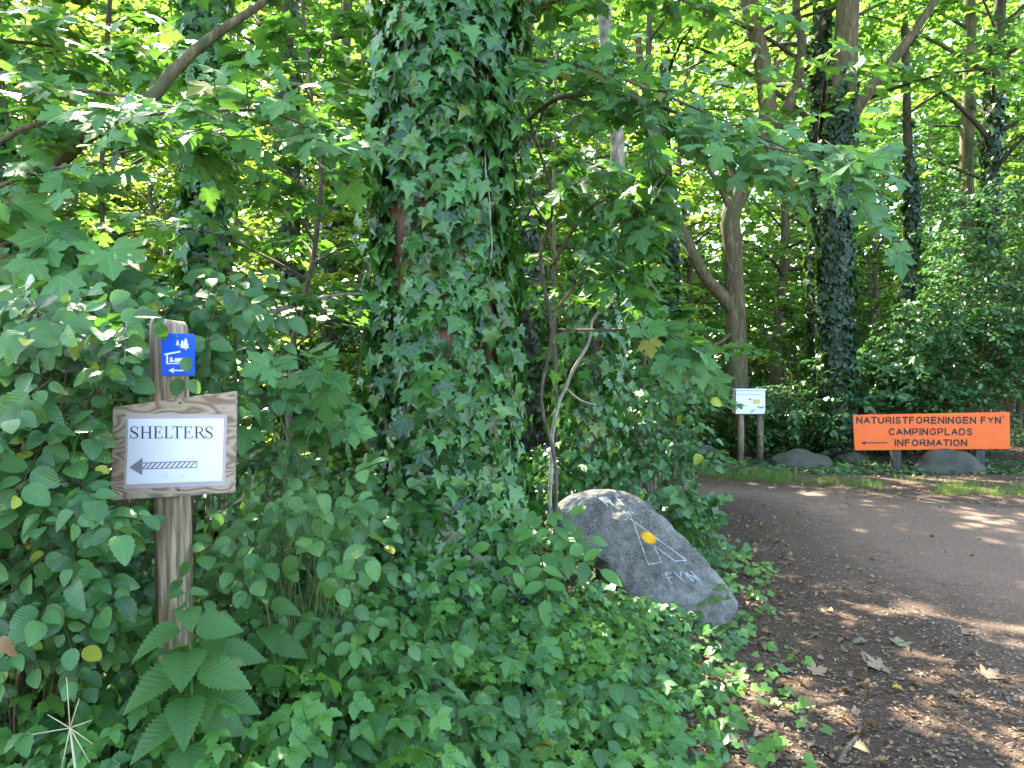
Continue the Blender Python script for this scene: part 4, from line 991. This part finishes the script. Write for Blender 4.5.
# right side bushes by the painted boulder
c = at(660, 520, 6.6); c.z = gh(c.x, c.y)
bush("privet_bush", "bushy thicket right of the pale trunk above the painted boulder", "bush", c, (605, 690, 365, 475, 6.2, 8.0), 52, OVAL, M['elm'], .08, up=(0, -.5, .9), twl=.3, nl=8, nsub=3)
c = at(700, 530, 6.0); c.z = gh(c.x, c.y)
bush("ivy_bush", "low ivy bush trailing between the painted boulder and the track", "bush", c, (625, 705, 490, 560, 5.1, 6.6), 60, IVY_G, M['ivy_ground'], .07, up=(.2, -.5, .9), twl=.2, nl=7, nsub=3)
c = at(600, 520, 6.2); c.z = gh(c.x, c.y)
bush("privet_bush", "shaded thicket directly behind the top of the painted boulder", "bush", c, (545, 620, 420, 500, 5.6, 7.0), 34, OVAL, M['elm'], .075, up=(0, -.5, .9), twl=.35, nl=7, nsub=3)
c = at(480, 520, 6.2); c.z = gh(c.x, c.y)

# right hand sunlit bushes
def dist_bush(label, px0, px1, py0, py1, Y0, Y1_, n, mat='gloss', size=.125, tmpl=LEAF6, twl=.75, nl=14, name="bush"):
    c = at((px0 + px1) / 2, 460, (Y0 + Y1_) / 2); c.z = gh(c.x, c.y)
    return bush(name, label, "bush", c, (px0, px1, py0, py1, Y0, Y1_), n, tmpl, M[mat], size, up=(-.1, .1, 1), twl=twl, nl=nl, nsub=4, r0=.005)
dist_bush("sunlit glossy bush arching over the orange board's right half", 900, 1040, 300, 405, 13.0, 15.3, 130)
dist_bush("drooping glossy bush between the white box and the orange board", 772, 880, 385, 450, 13.2, 15, 60)
dist_bush("glossy bush directly behind the left half of the orange board", 840, 940, 350, 440, 13.3, 15.5, 90)
dist_bush("tall bright thicket at the right picture edge", 930, 1060, 180, 330, 13.5, 17, 110, 'gloss', .125)
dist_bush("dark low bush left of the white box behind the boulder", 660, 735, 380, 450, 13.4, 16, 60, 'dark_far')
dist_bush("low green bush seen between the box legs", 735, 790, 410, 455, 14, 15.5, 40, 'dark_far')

# ------------------------------------------------------------------ NETTLE
nb_ = at(192, 900, 1.95); nb_.z = gh(nb_.x, 1.95)
nt_ = thing("nettle", "large stinging nettle with toothed leaves in front of the signpost", "plant", nb_)
W = MB(); LV = Leaves()
def nettle(base, top, sizes, gap):
    q = bez(base, base.lerp(top, .5) + Vector((.02, 0, .02)), top, 8); W.tube(q, [.004] * 9, 6)
    L_ = (Vector(top) - Vector(base)).normalized()
    for i, sz in enumerate(sizes):
        p = Vector(top) - L_ * gap * (i ** 1.15)
        a0 = (i % 2) * math.pi / 2 + .45 + rd.uniform(-.15, .15)
        for k in (0, 1):
            a = a0 + k * math.pi; o = Vector((math.cos(a), math.sin(a) * .9 - .2, 0)).normalized()
            LV.add(p + o * sz * .18 , o + Vector((0, 0, -.05 - .06 * i)), Vector((o.x * .3, -.55, .85)), sz)
            W.tube([p, p + o * sz * .2], [.0016, .0012], 4, False)
nettle(nb_, at(187, 592, 1.95), [.045, .09, .12, .14, .145, .145, .14, .13, .12], .042)
nettle(nb_ + Vector((-.03, .1, 0)), at(212, 618, 2.05), [.05, .10, .13, .14, .13, .12], .045)
nettle(nb_ + Vector((-.05, .12, 0)), at(170, 650, 2.1), [.05, .10, .13, .14, .13], .05)
nettle(nb_ + Vector((.0, .14, 0)), at(196, 655, 2.12), [.05, .10, .13, .14, .13], .05)
W.build("stem", M['stem'], nt_); LV.build("leaves", NETTLE, M['nettle'], nt_, curl=.15)
c = at(285, 900, 2.35); c.z = gh(c.x, c.y)
n2 = thing("nettle", "smaller nettle right of the signpost foot among brambles", "plant", c); W = MB(); LV = Leaves()
nettle(c, at(262, 575, 2.35), [.04, .07, .10, .11, .11, .10], .045); W.build("stem", M['stem'], n2); LV.build("leaves", NETTLE, M['nettle'], n2, curl=.15)

# ash seedling near boulder (pinnate leaves)
c = at(545, 640, 3.9); c.z = gh(c.x, c.y)
ash = thing("ash_seedling", "ash seedling with paired leaflets at the left side of the painted boulder", "plant", c); W = MB(); LV = Leaves()
def pinnate(p0, p1, n, sz, up):
    q = bez(p0, (Vector(p0) + Vector(p1)) / 2 + Vector((0, 0, .04)), p1, 6); W.tube(q, [.002] * 7, 4, False)
    for i in range(n + 1):
        p, td = along(q, .25 + .75 * i / n); sdv = td.cross(Vector(up)).normalized()
        if i == n: LV.add(p, td, Vector(up) + jit(.15), sz * 1.1); continue
        for sd in (1, -1): LV.add(p, td * .35 + sdv * sd + jit(.1), Vector(up) + jit(.2), sz)
up_ = (.0, -.8, .8)
hub = at(540, 548, 3.75)
W.tube([c, c.lerp(hub, .6) + Vector((.02, 0, 0)), hub], [.006, .005, .003], 6)
for a, b, s_ in (((600, 570), 3.6, .115), ((590, 540), 3.8, .1), ((505, 585), 3.6, .10), ((525, 520), 3.7, .09), ((570, 515), 3.8, .09), ((545, 600), 3.5, .11), ((490, 545), 3.7, .09)):
    pinnate(hub, at(a[0], a[1], b), 3, s_, up_)
W.build("stem", M['stem'], ash); LV.build("leaves", strip_template(11, lambda v: .27 * max(.02, math.sin(math.pi * v ** .9)) ** .8, .0, .25, .3), M['herb'], ash, curl=.2)

# ------------------------------------------------------------------ GROUND COVER (stuff)
def keep_text(p, s=.05):
    x, y = proj(p)
    if p[1] < 5.4 and 592 < x < 716 and 478 < y < 598 - max(0, 655 - x) * .35: return False
    return keep_sign(p, s)
def bank_ok(x, y): return x < edge_x(min(y, 8.6)) and y < 9
def inview(x, y, z=0.2, m=60):
    if y < .9: return False
    px, py = proj((x, y, z)); return -m < px < 1024 + m and py < 768 + 2.2 * m
LV = Leaves(); W = MB()
cnt = 0
while cnt < 9500:
    y = 1.5 + 6.0 * rd.random() ** 1.4; x = rd.uniform(-.75 * y - .3, edge_x(y) + .1)
    e = edge_x(y) - x
    if not inview(x, y) or e < -.05: cnt += .2; continue
    dens = sst(-.1, .55, e) * (1.0 if noise.noise(Vector((x * 2.2, y * 2.2, 1))) > -.18 - e * .1 else .15)
    if rd.random() > dens: cnt += .1; continue
    h = rd.uniform(.02, .10) + .08 * sst(.3, 1.2, e) * rd.random()
    p = Vector((x, y, gh(x, y) + h)); a = rd.uniform(0, 6.28)
    if not keep_text(p): cnt += .2; continue
    LV.add(p, (math.cos(a), math.sin(a) - .5, -.35), jit(.32) + Vector((0, -.35, 1)), .062 * rd.uniform(.5, 1.5)); cnt += 1
gi_ = LV.build("ground_ivy", IVY_G, M['ivy_ground'], curl=.35); tag(gi_, "ivy carpet covering the bank around the tree foot and boulder", "ground cover", kind="stuff")
# taller herbs
def herbs(n, region, hrange, tmpl, mat, name, label, size, per=(5, 9), dens=None, stemmat='stem', keep=keep_text, spread=.10):
    LV = Leaves(); W = MB(); k = 0; tries = 0
    while k < n and tries < n * 30:
        tries += 1
        x, y = region()
        if not inview(x, y, .3): continue
        if dens and rd.random() > dens(x, y): continue
        k += 1; z0 = gh(x, y); hh = rd.uniform(*hrange) * (dens(x, y) ** .3 if dens else 1)
        for _ in range(rd.randint(*per)):
            a = rd.uniform(0, 6.28); r = spread * rd.random() ** .6 * (.5 + hh / hrange[1]); h = hh * rd.uniform(.45, 1)
            q = Vector((x + r * math.cos(a), y + r * math.sin(a), z0 + h))
            if keep and not keep(q, size): continue
            W.tube([(x, y, z0), (x + r * .3 * math.cos(a), y + r * .3 * math.sin(a), z0 + h * .6), tuple(q)], [.0014, .0012, .0008], 3, False)
            LV.add(q, (math.cos(a), math.sin(a) - .35, -.3 + rd.gauss(0, .15)), jit(.28) + Vector((0, -.45, 1)), size * rd.uniform(.6, 1.3))
    o = LV.build(name, tmpl, mat, curl=.2); tag(o, label, "undergrowth", kind="stuff")
    s_ = W.build("stems", M[stemmat], o)
    return o
def reg_left():
    y = rd.uniform(1.45, 3.8); return rd.uniform(-.75 * y, .15), y
def reg_mid():
    y = rd.uniform(1.9, 4.3); return rd.uniform(-.6, edge_x(y) - .25), y
def reg_all():
    y = rd.uniform(1.5, 8); return rd.uniform(-.7 * y, edge_x(y)), y
herbs(520, reg_left, (.18, .50), TRI, M['herb'], "herb_undergrowth", "tall three-leaflet herbs filling the left foreground bank", .085, (4, 8), lambda x, y: sst(.15, -.7, x) if False else (1 - sst(-.7, .2, x)), keep=keep_sign)
herbs(260, reg_left, (.15, .42), OVAL, M['elm'], "seedling_undergrowth", "dark oval-leaved seedlings low in the left foreground", .06, (6, 10), lambda x, y: 1 - sst(-1.0, .0, x), keep=keep_sign)
herbs(480, reg_mid, (.06, .24), CUT, M['herb_b'], "cut_leaved_herb", "bright cut-leaved herbs carpeting the middle of the bank", .05, (6, 11), lambda x, y: 1 if noise.noise(Vector((x * 1.6, y * 1.6, 5))) > .02 else .08)
herbs(330, reg_mid, (.06, .24), TRI, M['herb'], "trefoil_herb", "small three-leaflet herbs among the ivy of the bank", .055, (4, 7))
herbs(420, reg_all, (.1, .35), IVY_G, M['ivy_ground'], "upright_ivy", "upright ivy shoots behind the boulder and below the trees", .06, (5, 9), lambda x, y: sst(3.6, 5, y))
herbs(90, reg_mid, (.12, .34), OVAL, M['bramble'], "broadleaf_seedlings", "taller light oval-leaved seedlings standing among the bank ivy", .065, (5, 9), lambda x, y: 1 - sst(.2, .8, x))
herbs(60, reg_mid, (.10, .28), MAPLE, M['maple'], "sycamore_seedlings", "young lobed sycamore seedlings scattered over the bank", .085, (3, 6), lambda x, y: 1 - sst(.5, 1.0, x))
# sparse seedlings at the bank edge
def reg_edge():
    y = rd.uniform(2.0, 6.5); return edge_x(y) + rd.uniform(-.25, .55) ** 1, y
herbs(95, reg_edge, (.03, .09), IVY_G, M['herb_b'], "edge_seedlings", "scattered small green seedlings on the bare soil beside the bank", .05, (2, 5), lambda x, y: 1 - sst(0, .5, x - edge_x(y)), spread=.07)

# far forest floor cover beyond the track
LV = Leaves()
for _ in range(26000):
    y = 11.5 + 22 * rd.random() ** 1.6; x = rd.uniform(-.72 * y, .72 * y)
    if road_d(x, y) > -.35: continue
    a = rd.uniform(0, 6.28); LV.add((x, y, gh(x, y) + rd.uniform(.03, .45) * (sst(0, 1.5, -road_d(x, y)) if y > 12.9 else .12)), (math.cos(a), math.sin(a), -.2), jit(.4) + Vector((0, -.1, 1)), rd.uniform(.06, .14))
o = LV.build("woodland_undergrowth", LEAF6, M['gloss']); tag(o, "low leafy undergrowth on the woodland floor beyond the track", "undergrowth", kind="stuff")
LV = Leaves()
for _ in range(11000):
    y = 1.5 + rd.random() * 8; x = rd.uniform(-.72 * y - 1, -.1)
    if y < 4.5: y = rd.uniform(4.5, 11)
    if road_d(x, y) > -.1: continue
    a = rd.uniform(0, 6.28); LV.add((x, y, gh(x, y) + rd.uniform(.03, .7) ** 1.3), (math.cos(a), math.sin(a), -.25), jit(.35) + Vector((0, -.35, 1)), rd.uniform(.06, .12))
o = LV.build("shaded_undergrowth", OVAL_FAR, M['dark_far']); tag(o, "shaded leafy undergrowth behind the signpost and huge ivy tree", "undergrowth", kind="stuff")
# grass strip at far edge of the track
LV = Leaves()
for _ in range(16000):
    x = rd.uniform(2.6, 11); d = rd.random() ** 1.3 * 1.3; y = (12.3 - .36 * x - .02 * x * x) + d - .1
    if noise.noise(Vector((x * 1.2, y * 1.5, 8))) < -.15 + .35 * (d < .25): continue
    a = rd.uniform(0, 6.28); LV.add((x, y, gh(x, y)), (math.cos(a) * .5, math.sin(a) * .5, 1), (math.cos(a + 1), math.sin(a + 1), .1), rd.uniform(.05, .13))
o = LV.build("grass", BLADE, M['grass'], curl=.6); tag(o, "short grass along the far side of the track below the orange board", "grass", kind="stuff")
# litter
LV = Leaves()
for _ in range(42000):
    y = 1.6 + 11 * rd.random() ** 2.2; x = rd.uniform(edge_x(min(y, 8.6)) - .9, .75 * y + .3)
    rdv = road_d(x, y)
    if rd.random() < sst(-.1, .6, rdv) * .86: continue
    a = rd.uniform(0, 6.28); LV.add((x, y, gh(x, y) + .006 + .008 * rd.random()), (math.cos(a), math.sin(a), rd.gauss(0, .12)), jit(.3) + Vector((0, 0, 1)), rd.choice((.006, .009, .012, .016, .022)) * rd.uniform(.7, 1.6))
o = LV.build("leaf_litter", ([(-.2, 0, 0), (.2, 0, .05), (.25, .6, 0), (0, 1, .1), (-.2, .7, .05)], [(0, 1, 2, 3, 4)]), M['litter'], smooth=False); tag(o, "fine brown leaf litter and bark crumbs over the bare soil", "leaf litter", kind="stuff")
LV = Leaves()
for _ in range(2600):
    y = 2.0 + 11 * rd.random() ** 1.2; x = rd.uniform(edge_x(min(y, 8.6)) - .5, .75 * y + .3)
    if rd.random() < sst(0, .8, road_d(x, y)) * .85: continue
    if rd.random() > (.25 + .75 * sst(.9, .1, abs(x - edge_x(min(y, 8.6)) - .25)) if False else (1 if abs(x - edge_x(min(y, 8.6)) - .2) < .4 or y > 9 else .25)): continue
    a = rd.uniform(0, 6.28); LV.add((x, y, gh(x, y) + .012), (math.cos(a), math.sin(a), rd.gauss(0, .2)), jit(.4) + Vector((0, 0, 1)), rd.uniform(.025, .07))
o = LV.build("dry_leaves", DEAD, M['dead'], curl=.8); tag(o, "curled brown dry leaves scattered along the foot of the bank", "leaf litter", kind="stuff")
W = MB()
for _ in range(420):
    y = 2.0 + 6 * rd.random() ** 1.3; x = rd.uniform(edge_x(y) - .6, min(2.6, .75 * y)); a = rd.uniform(0, 6.28); l = rd.uniform(.03, .14)
    z = gh(x, y) + .009; W.tube([(x, y, z), (x + l * .5 * math.cos(a), y + l * .5 * math.sin(a), z + .008), (x + l * math.cos(a + .3), y + l * math.sin(a + .3), z)], [.0016, .0018, .001], 4)
o = W.build("twig_litter", M['twig']); tag(o, "thin broken twigs strewn on the bare soil", "leaf litter", kind="stuff")
# gravel
W = MB()
for _ in range(1600):
    y = 3.3 + 8 * rd.random() ** 1.3; x = rd.uniform(2.2, .75 * y + .3)
    if road_d(x, y) < 0: continue
    r = rd.uniform(.004, .013); z = gh(x, y) + .005; a = rd.uniform(0, 3)
    c_, s_ = math.cos(a), math.sin(a); W.add([(x + r * c_, y + r * s_, z), (x - r * s_, y + r * c_, z), (x - r * .9 * c_, y - r * .9 * s_, z), (x + r * s_, y - r * c_, z), (x + rd.uniform(-.3, .3) * r, y, z + r * .7)], [(0, 1, 4), (1, 2, 4), (2, 3, 4), (3, 0, 4)])
o = W.build("gravel", plain("grey_pebbles", (.26, .22, .19), .85, .2, .3, 8), smooth=False); tag(o, "small loose pebbles on the dirt track", "gravel", kind="stuff")

# individual fallen leaves
def gpt(px, py):
    o = Vector((0, 0, CAMZ)); d = (at(px, py, 5) - o).normalized(); t = 1.
    while t < 40:
        p = o + d * t
        if p.z <= gh(p.x, p.y): return p
        t += .02
    return o + d * 5
FG = "larger fallen leaves on the soil"
for px_, py_, s_, t_, m_, az, lab in ((884, 668, .15, DEADM, 'dead_l', 200, "large pale tan fallen leaf in the middle of the bare soil"), (902, 648, .13, DEADM, 'dead_g', 80, "greyish fallen leaf just above the large tan leaf"), (866, 645, .11, DEAD, 'dead_g', 160, "curled grey-green fallen leaf nearest the bank plants' tip"), (984, 678, .13, DEADM, 'dead_l', 20, "flat tan fallen leaf near the right picture edge"), (966, 700, .06, DEAD, 'dead_g', 60, "small pale green fallen leaf right of the crooked stick"),
        (892, 690, .08, DEAD, 'dead_y', 340, "narrow yellow fallen leaf below the large tan leaf"), (812, 674, .11, DEADM, 'dead', 10, "reddish brown fallen leaf beside the bank plants"), (786, 670, .10, DEADM, 'dead_g', 230, "pale grey-green leaf lying at the bank edge"), (789, 690, .07, DEAD, 'dead_g', 270, "small folded grey-green leaf below the pale one"), (640, 755, .12, DEADM, 'dead_l', 250, "brown crumpled leaf among ivy at the bottom of the picture"), (655, 690, .1, DEADM, 'dead', 100, "dark brown leaf between ivy leaves below the painted boulder"), (932, 758, .07, DEAD, 'dead_l', 120, "bent straw coloured leaf at the bottom right")):
    p = gpt(px_, py_); LV = Leaves(); a = R(az); p.z += .012; s_ *= .8
    LV.add((0, 0, 0), (math.cos(a), math.sin(a), .05), (.1, -.25, 1), s_); o = LV.build("fallen_leaf", t_, M[m_]); o.location = p; tag(o, lab, "leaf", FG)
p = at(3, 636, 1.75); LV = Leaves(); LV.add((0, 0, 0), (.5, -.3, -.9), (.2, -1, .3), .05); o = LV.build("withered_leaf", DEAD, M['dead'], curl=.5); o.location = p; tag(o, "withered pink-brown leaf caught in the bush at the left edge", "leaf")
W = MB(); q = [gpt(a, b) + Vector((0, 0, .014)) for a, b in ((838, 766), (845, 755), (852, 746), (858, 738), (860, 726))]; q = smooth_path(q, 3)
W.tube(q, [.010, .011, .012, .011, .011, .012, .010, .010, .009, .009, .008, .007, .005][:len(q)], 8, True, .3); o = W.build("stick", M['twig']); tag(o, "short crooked grey stick lying on the soil at the bottom right", "stick")
# dry stalk star
W = MB(); c = at(70, 728, 1.55)
for a, l in ((100, .10), (262, .085), (300, .085), (330, .06), (20, .05), (150, .055), (185, .07), (75, .06)):
    e = c + Vector((math.cos(R(a)) * l, rd.uniform(-.02, .02), math.sin(R(a)) * l)); W.tube([c, e], [.0013, .0007], 5)
W.tube([Vector((c.x + .02, c.y + .08, gh(c.x, c.y + .08))), c], [.003, .002], 6)
o = W.build("dry_stalk", plain("straw", (.42, .36, .24), .7)); tag(o, "dry straw coloured seed head with star-like rays at the lower left", "plant")
# bare arched branch left of the ivy tree
W = MB(); q = smooth_path([at(232, 318, 4.4), at(262, 315, 4.4), at(300, 304, 4.5), at(330, 296, 4.6), at(372, 294, 4.7), at(420, 300, 4.9)], 4); W.tube(q, [.016 - .010 * i / (len(q) - 1) for i in range(len(q))], 7, True, .2)
W.tube([at(232, 318, 4.4), at(215, 330, 4.45), at(206, 350, 4.9)], [.016, .017, .018], 7)
o = W.build("dead_branch", M['vine']); tag(o, "bare grey dead branch lying across between the two ivied trunks", "branch")

# ------------------------------------------------------------------ BACKGROUND WOOD: prototypes + copies
def proto(name, label, cat, group, Hh, r0, h0, nb, blen, size, mat, bark, seed, ivy=False, tmpl=MAPLE_FAR, twigs=8, nl=10, elev=(.05, .6), tw=.32):
    root = thing(name, label, cat, (0, 0, 0), group)
    path, rad = trunk_path((0, 0, -.2), (rd.uniform(-.5, .5), rd.uniform(-.5, .5), Hh), 12, .3, seed, r0, r0 * .25)
    w = MB(); w.tube(path, rad, 10, True, .1, seed); wb, lv = MB(), Leaves()
    crown(wb, lv, path, rad, h0, Hh * .98, nb, blen, size, twigs, nl, elev, seed, .2, tw=tw)
    w.build("trunk", M[bark], root); wb.build("branch", M['bark_dk'], root); lv.build("crown", tmpl, M[mat], root)
    if ivy: li = Leaves(); ivy_leaves(li, path[:7], rad[:7], 1600, .13, 0, 1, .1); li.build("ivy", IVY_FAR, M['ivy_far'], root)
    return root
GT, GS, GB = "tall trees of the wood behind", "understorey saplings of the wood behind", "low bushes of the wood behind"
tall = [proto("woodland_tree", "tall slim woodland tree in the far background", "tree", GT, 15, .16, 3.4, 44, 3.9, .19, 'maple_far', 'bark', 61),
        proto("woodland_tree", "tall ivy covered woodland tree in the far background", "tree", GT, 16, .18, 4.5, 44, 4.0, .19, 'maple_far', 'bark_dk', 62, True),
        proto("woodland_tree", "tall yellow-green woodland tree in the far background", "tree", GT, 14, .13, 3, 44, 3.7, .19, 'yellow_far', 'bark_ol', 63)]
sap = [proto("woodland_sapling", "mid-green understorey sapling in the background wood", "sapling", GS, 6.0, .05, .8, 36, 2.2, .15, 'maple_far', 'twig', 71, twigs=8, nl=9),
       proto("woodland_sapling", "yellow-green understorey sapling in the background wood", "sapling", GS, 7.0, .05, 1.2, 36, 2.3, .15, 'yellow_far', 'twig', 72, twigs=8, nl=9),
       proto("woodland_sapling", "dark green understorey sapling in the background wood", "sapling", GS, 5.0, .05, .6, 34, 2.0, .14, 'gloss', 'twig', 73, tmpl=OVAL_FAR, nl=11)]
bsh = [proto("woodland_bush", "low dark bush in the background wood", "bush", GB, 1.9, .03, .1, 26, 1.5, .12, 'dark_far', 'twig', 81, tmpl=OVAL_FAR, twigs=6, nl=10, elev=(.2, 1.0)),
       proto("woodland_bush", "low light green bush in the background wood", "bush", GB, 1.6, .03, .1, 26, 1.4, .12, 'maple_far', 'twig', 82, twigs=6, nl=9, elev=(.2, 1.0))]
used = set(); placed = []
def put(ps, i, x, y, sc):
    pr = ps[i]; z = gh(x, y)
    if pr.name not in used:
        used.add(pr.name); pr.location = (x, y, z); pr.rotation_euler = (0, 0, rd.uniform(0, 6.28)); pr.scale = (sc, sc, sc); return
    dup(pr, (x, y, z), rd.uniform(0, 6.28), sc)
def scatter(ps, n, Y0, Y1_, mind, sc, pw=1.0, wts=None):
    k = t = 0
    while k < n and t < 4000:
        t += 1; y = Y0 + (Y1_ - Y0) * rd.random() ** pw; x = rd.uniform(-.74 * y - 2, .74 * y + 2)
        if road_d(x, y) > -.8: continue
        if ps is tall and ((x - 3.9) / 3.2) ** 2 + ((y - 21) / 4.5) ** 2 < 1: continue
        if ps is not tall and y < 18.5 and .17 < x / y < .75: continue
        if any((x - a) ** 2 + (y - b) ** 2 < mind ** 2 for a, b in placed): continue
        placed.append((x, y)); put(ps, rd.choices(range(len(ps)), wts(x, y) if wts else None)[0], x, y, rd.uniform(*sc)); k += 1
wt = lambda x, y: (.35, .25, .5) if x < 0 else (.6, .35, .05)
scatter(tall, 46, 15, 48, 2.2, (.85, 1.25), 1.1, wt)
placed.clear()
scatter(sap, 60, 12.5, 42, 1.8, (.75, 1.3), 1.2, lambda x, y: (.4, .5, .15) if x < 0 else (.5, .12, .38))
placed.clear()
scatter(bsh, 60, 12.8, 38, 1.3, (.7, 1.5), 1.2)
for x, y, i, s_ in ((-2.4, 15.2, 0, 1), (.6, 16.2, 1, .7)): put(tall, i, x, y, s_)  # two extra tall trees, added so their crowns keep sun off the track
# saplings left mid-ground behind the signpost
for x, y, i, s_ in ((-5.5, 8.5, 0, .8), (-3.0, 9.5, 1, .8), (-1.6, 10.8, 0, .8), (-7.5, 11, 1, 1), (-.3, 13, 1, .9), (-6.2, 7.0, 2, .7), (.7, 14.5, 0, .9), (1.2, 13.4, 2, .6), (-2.2, 13.5, 2, .8)): put(sap, i, x, y, s_)
for x, y, i, s_ in ((-2.6, 6.2, 0, .8), (-1.3, 7.2, 0, .8), (-3.7, 7.7, 1, .8), (-4.8, 6.4, 0, .9), (-.6, 7.6, 0, .7), (-2.3, 8.7, 1, 1)): put(bsh, i, x, y, s_)
# tall trees above and behind the clearing's left (their crowns shade the track)
# far wood as one mass
LV = Leaves()
for i_ in range(120000):
    y = rd.uniform(42, 75); x = rd.uniform(-.8 * y, .8 * y); z = 36 * rd.random() ** .9 if i_ < 90000 else 9 * rd.random()
    LV.add((x, y, z), (rd.gauss(0, 1), rd.gauss(0, 1), -.3), jit(.45) + Vector((0, 0, 1)), rd.uniform(.35, .7))
o = LV.build("distant_woodland", MAPLE_FAR, M['maple_far']); tag(o, "far-off bright foliage closing the view through the trunks", "woodland", kind="stuff")

# ------------------------------------------------------------------ LIGHT
SUN_EL, SUN_AZ = 50, -30        # azimuth from +Y towards +X
w = bpy.data.worlds.new("World"); S.world = w; w.use_nodes = True; nt = w.node_tree
sk = nt.nodes.new("ShaderNodeTexSky"); sk.sky_type = 'NISHITA'; sk.sun_disc = False; sk.sun_elevation = R(SUN_EL); sk.sun_rotation = R(SUN_AZ); sk.dust_density = 1.5
bg = nt.nodes["Background"]; bg.inputs[1].default_value = .15; nt.links.new(sk.outputs[0], bg.inputs[0])
ld = bpy.data.lights.new("sun", 'SUN'); ld.energy = 5; ld.angle = R(.53); ld.color = (1, .94, .84)
so = bpy.data.objects.new("sun", ld); COL.objects.link(so)
e, a = R(SUN_EL), R(SUN_AZ); sdir = Vector((math.sin(a) * math.cos(e), math.cos(a) * math.cos(e), math.sin(e)))
so.rotation_euler = sdir.to_track_quat('Z', 'Y').to_euler(); so.location = (0, 0, 30)
S.view_settings.view_transform = 'Standard'; S.view_settings.look = 'None'; S.view_settings.gamma = 1; S.view_settings.exposure = 3.12
S.view_settings.use_white_balance = True; S.view_settings.white_balance_temperature = 7000; S.view_settings.white_balance_tint = 6
S.view_settings.use_curve_mapping = False
cy = S.cycles
cy.max_bounces = 7; cy.diffuse_bounces = 5; cy.glossy_bounces = 2; cy.transmission_bounces = 4; cy.transparent_max_bounces = 6
cy.use_denoising = True; cy.sample_clamp_indirect = 6; cy.caustics_reflective = False; cy.caustics_refractive = False
cy.use_adaptive_sampling = True; cy.adaptive_threshold = .02
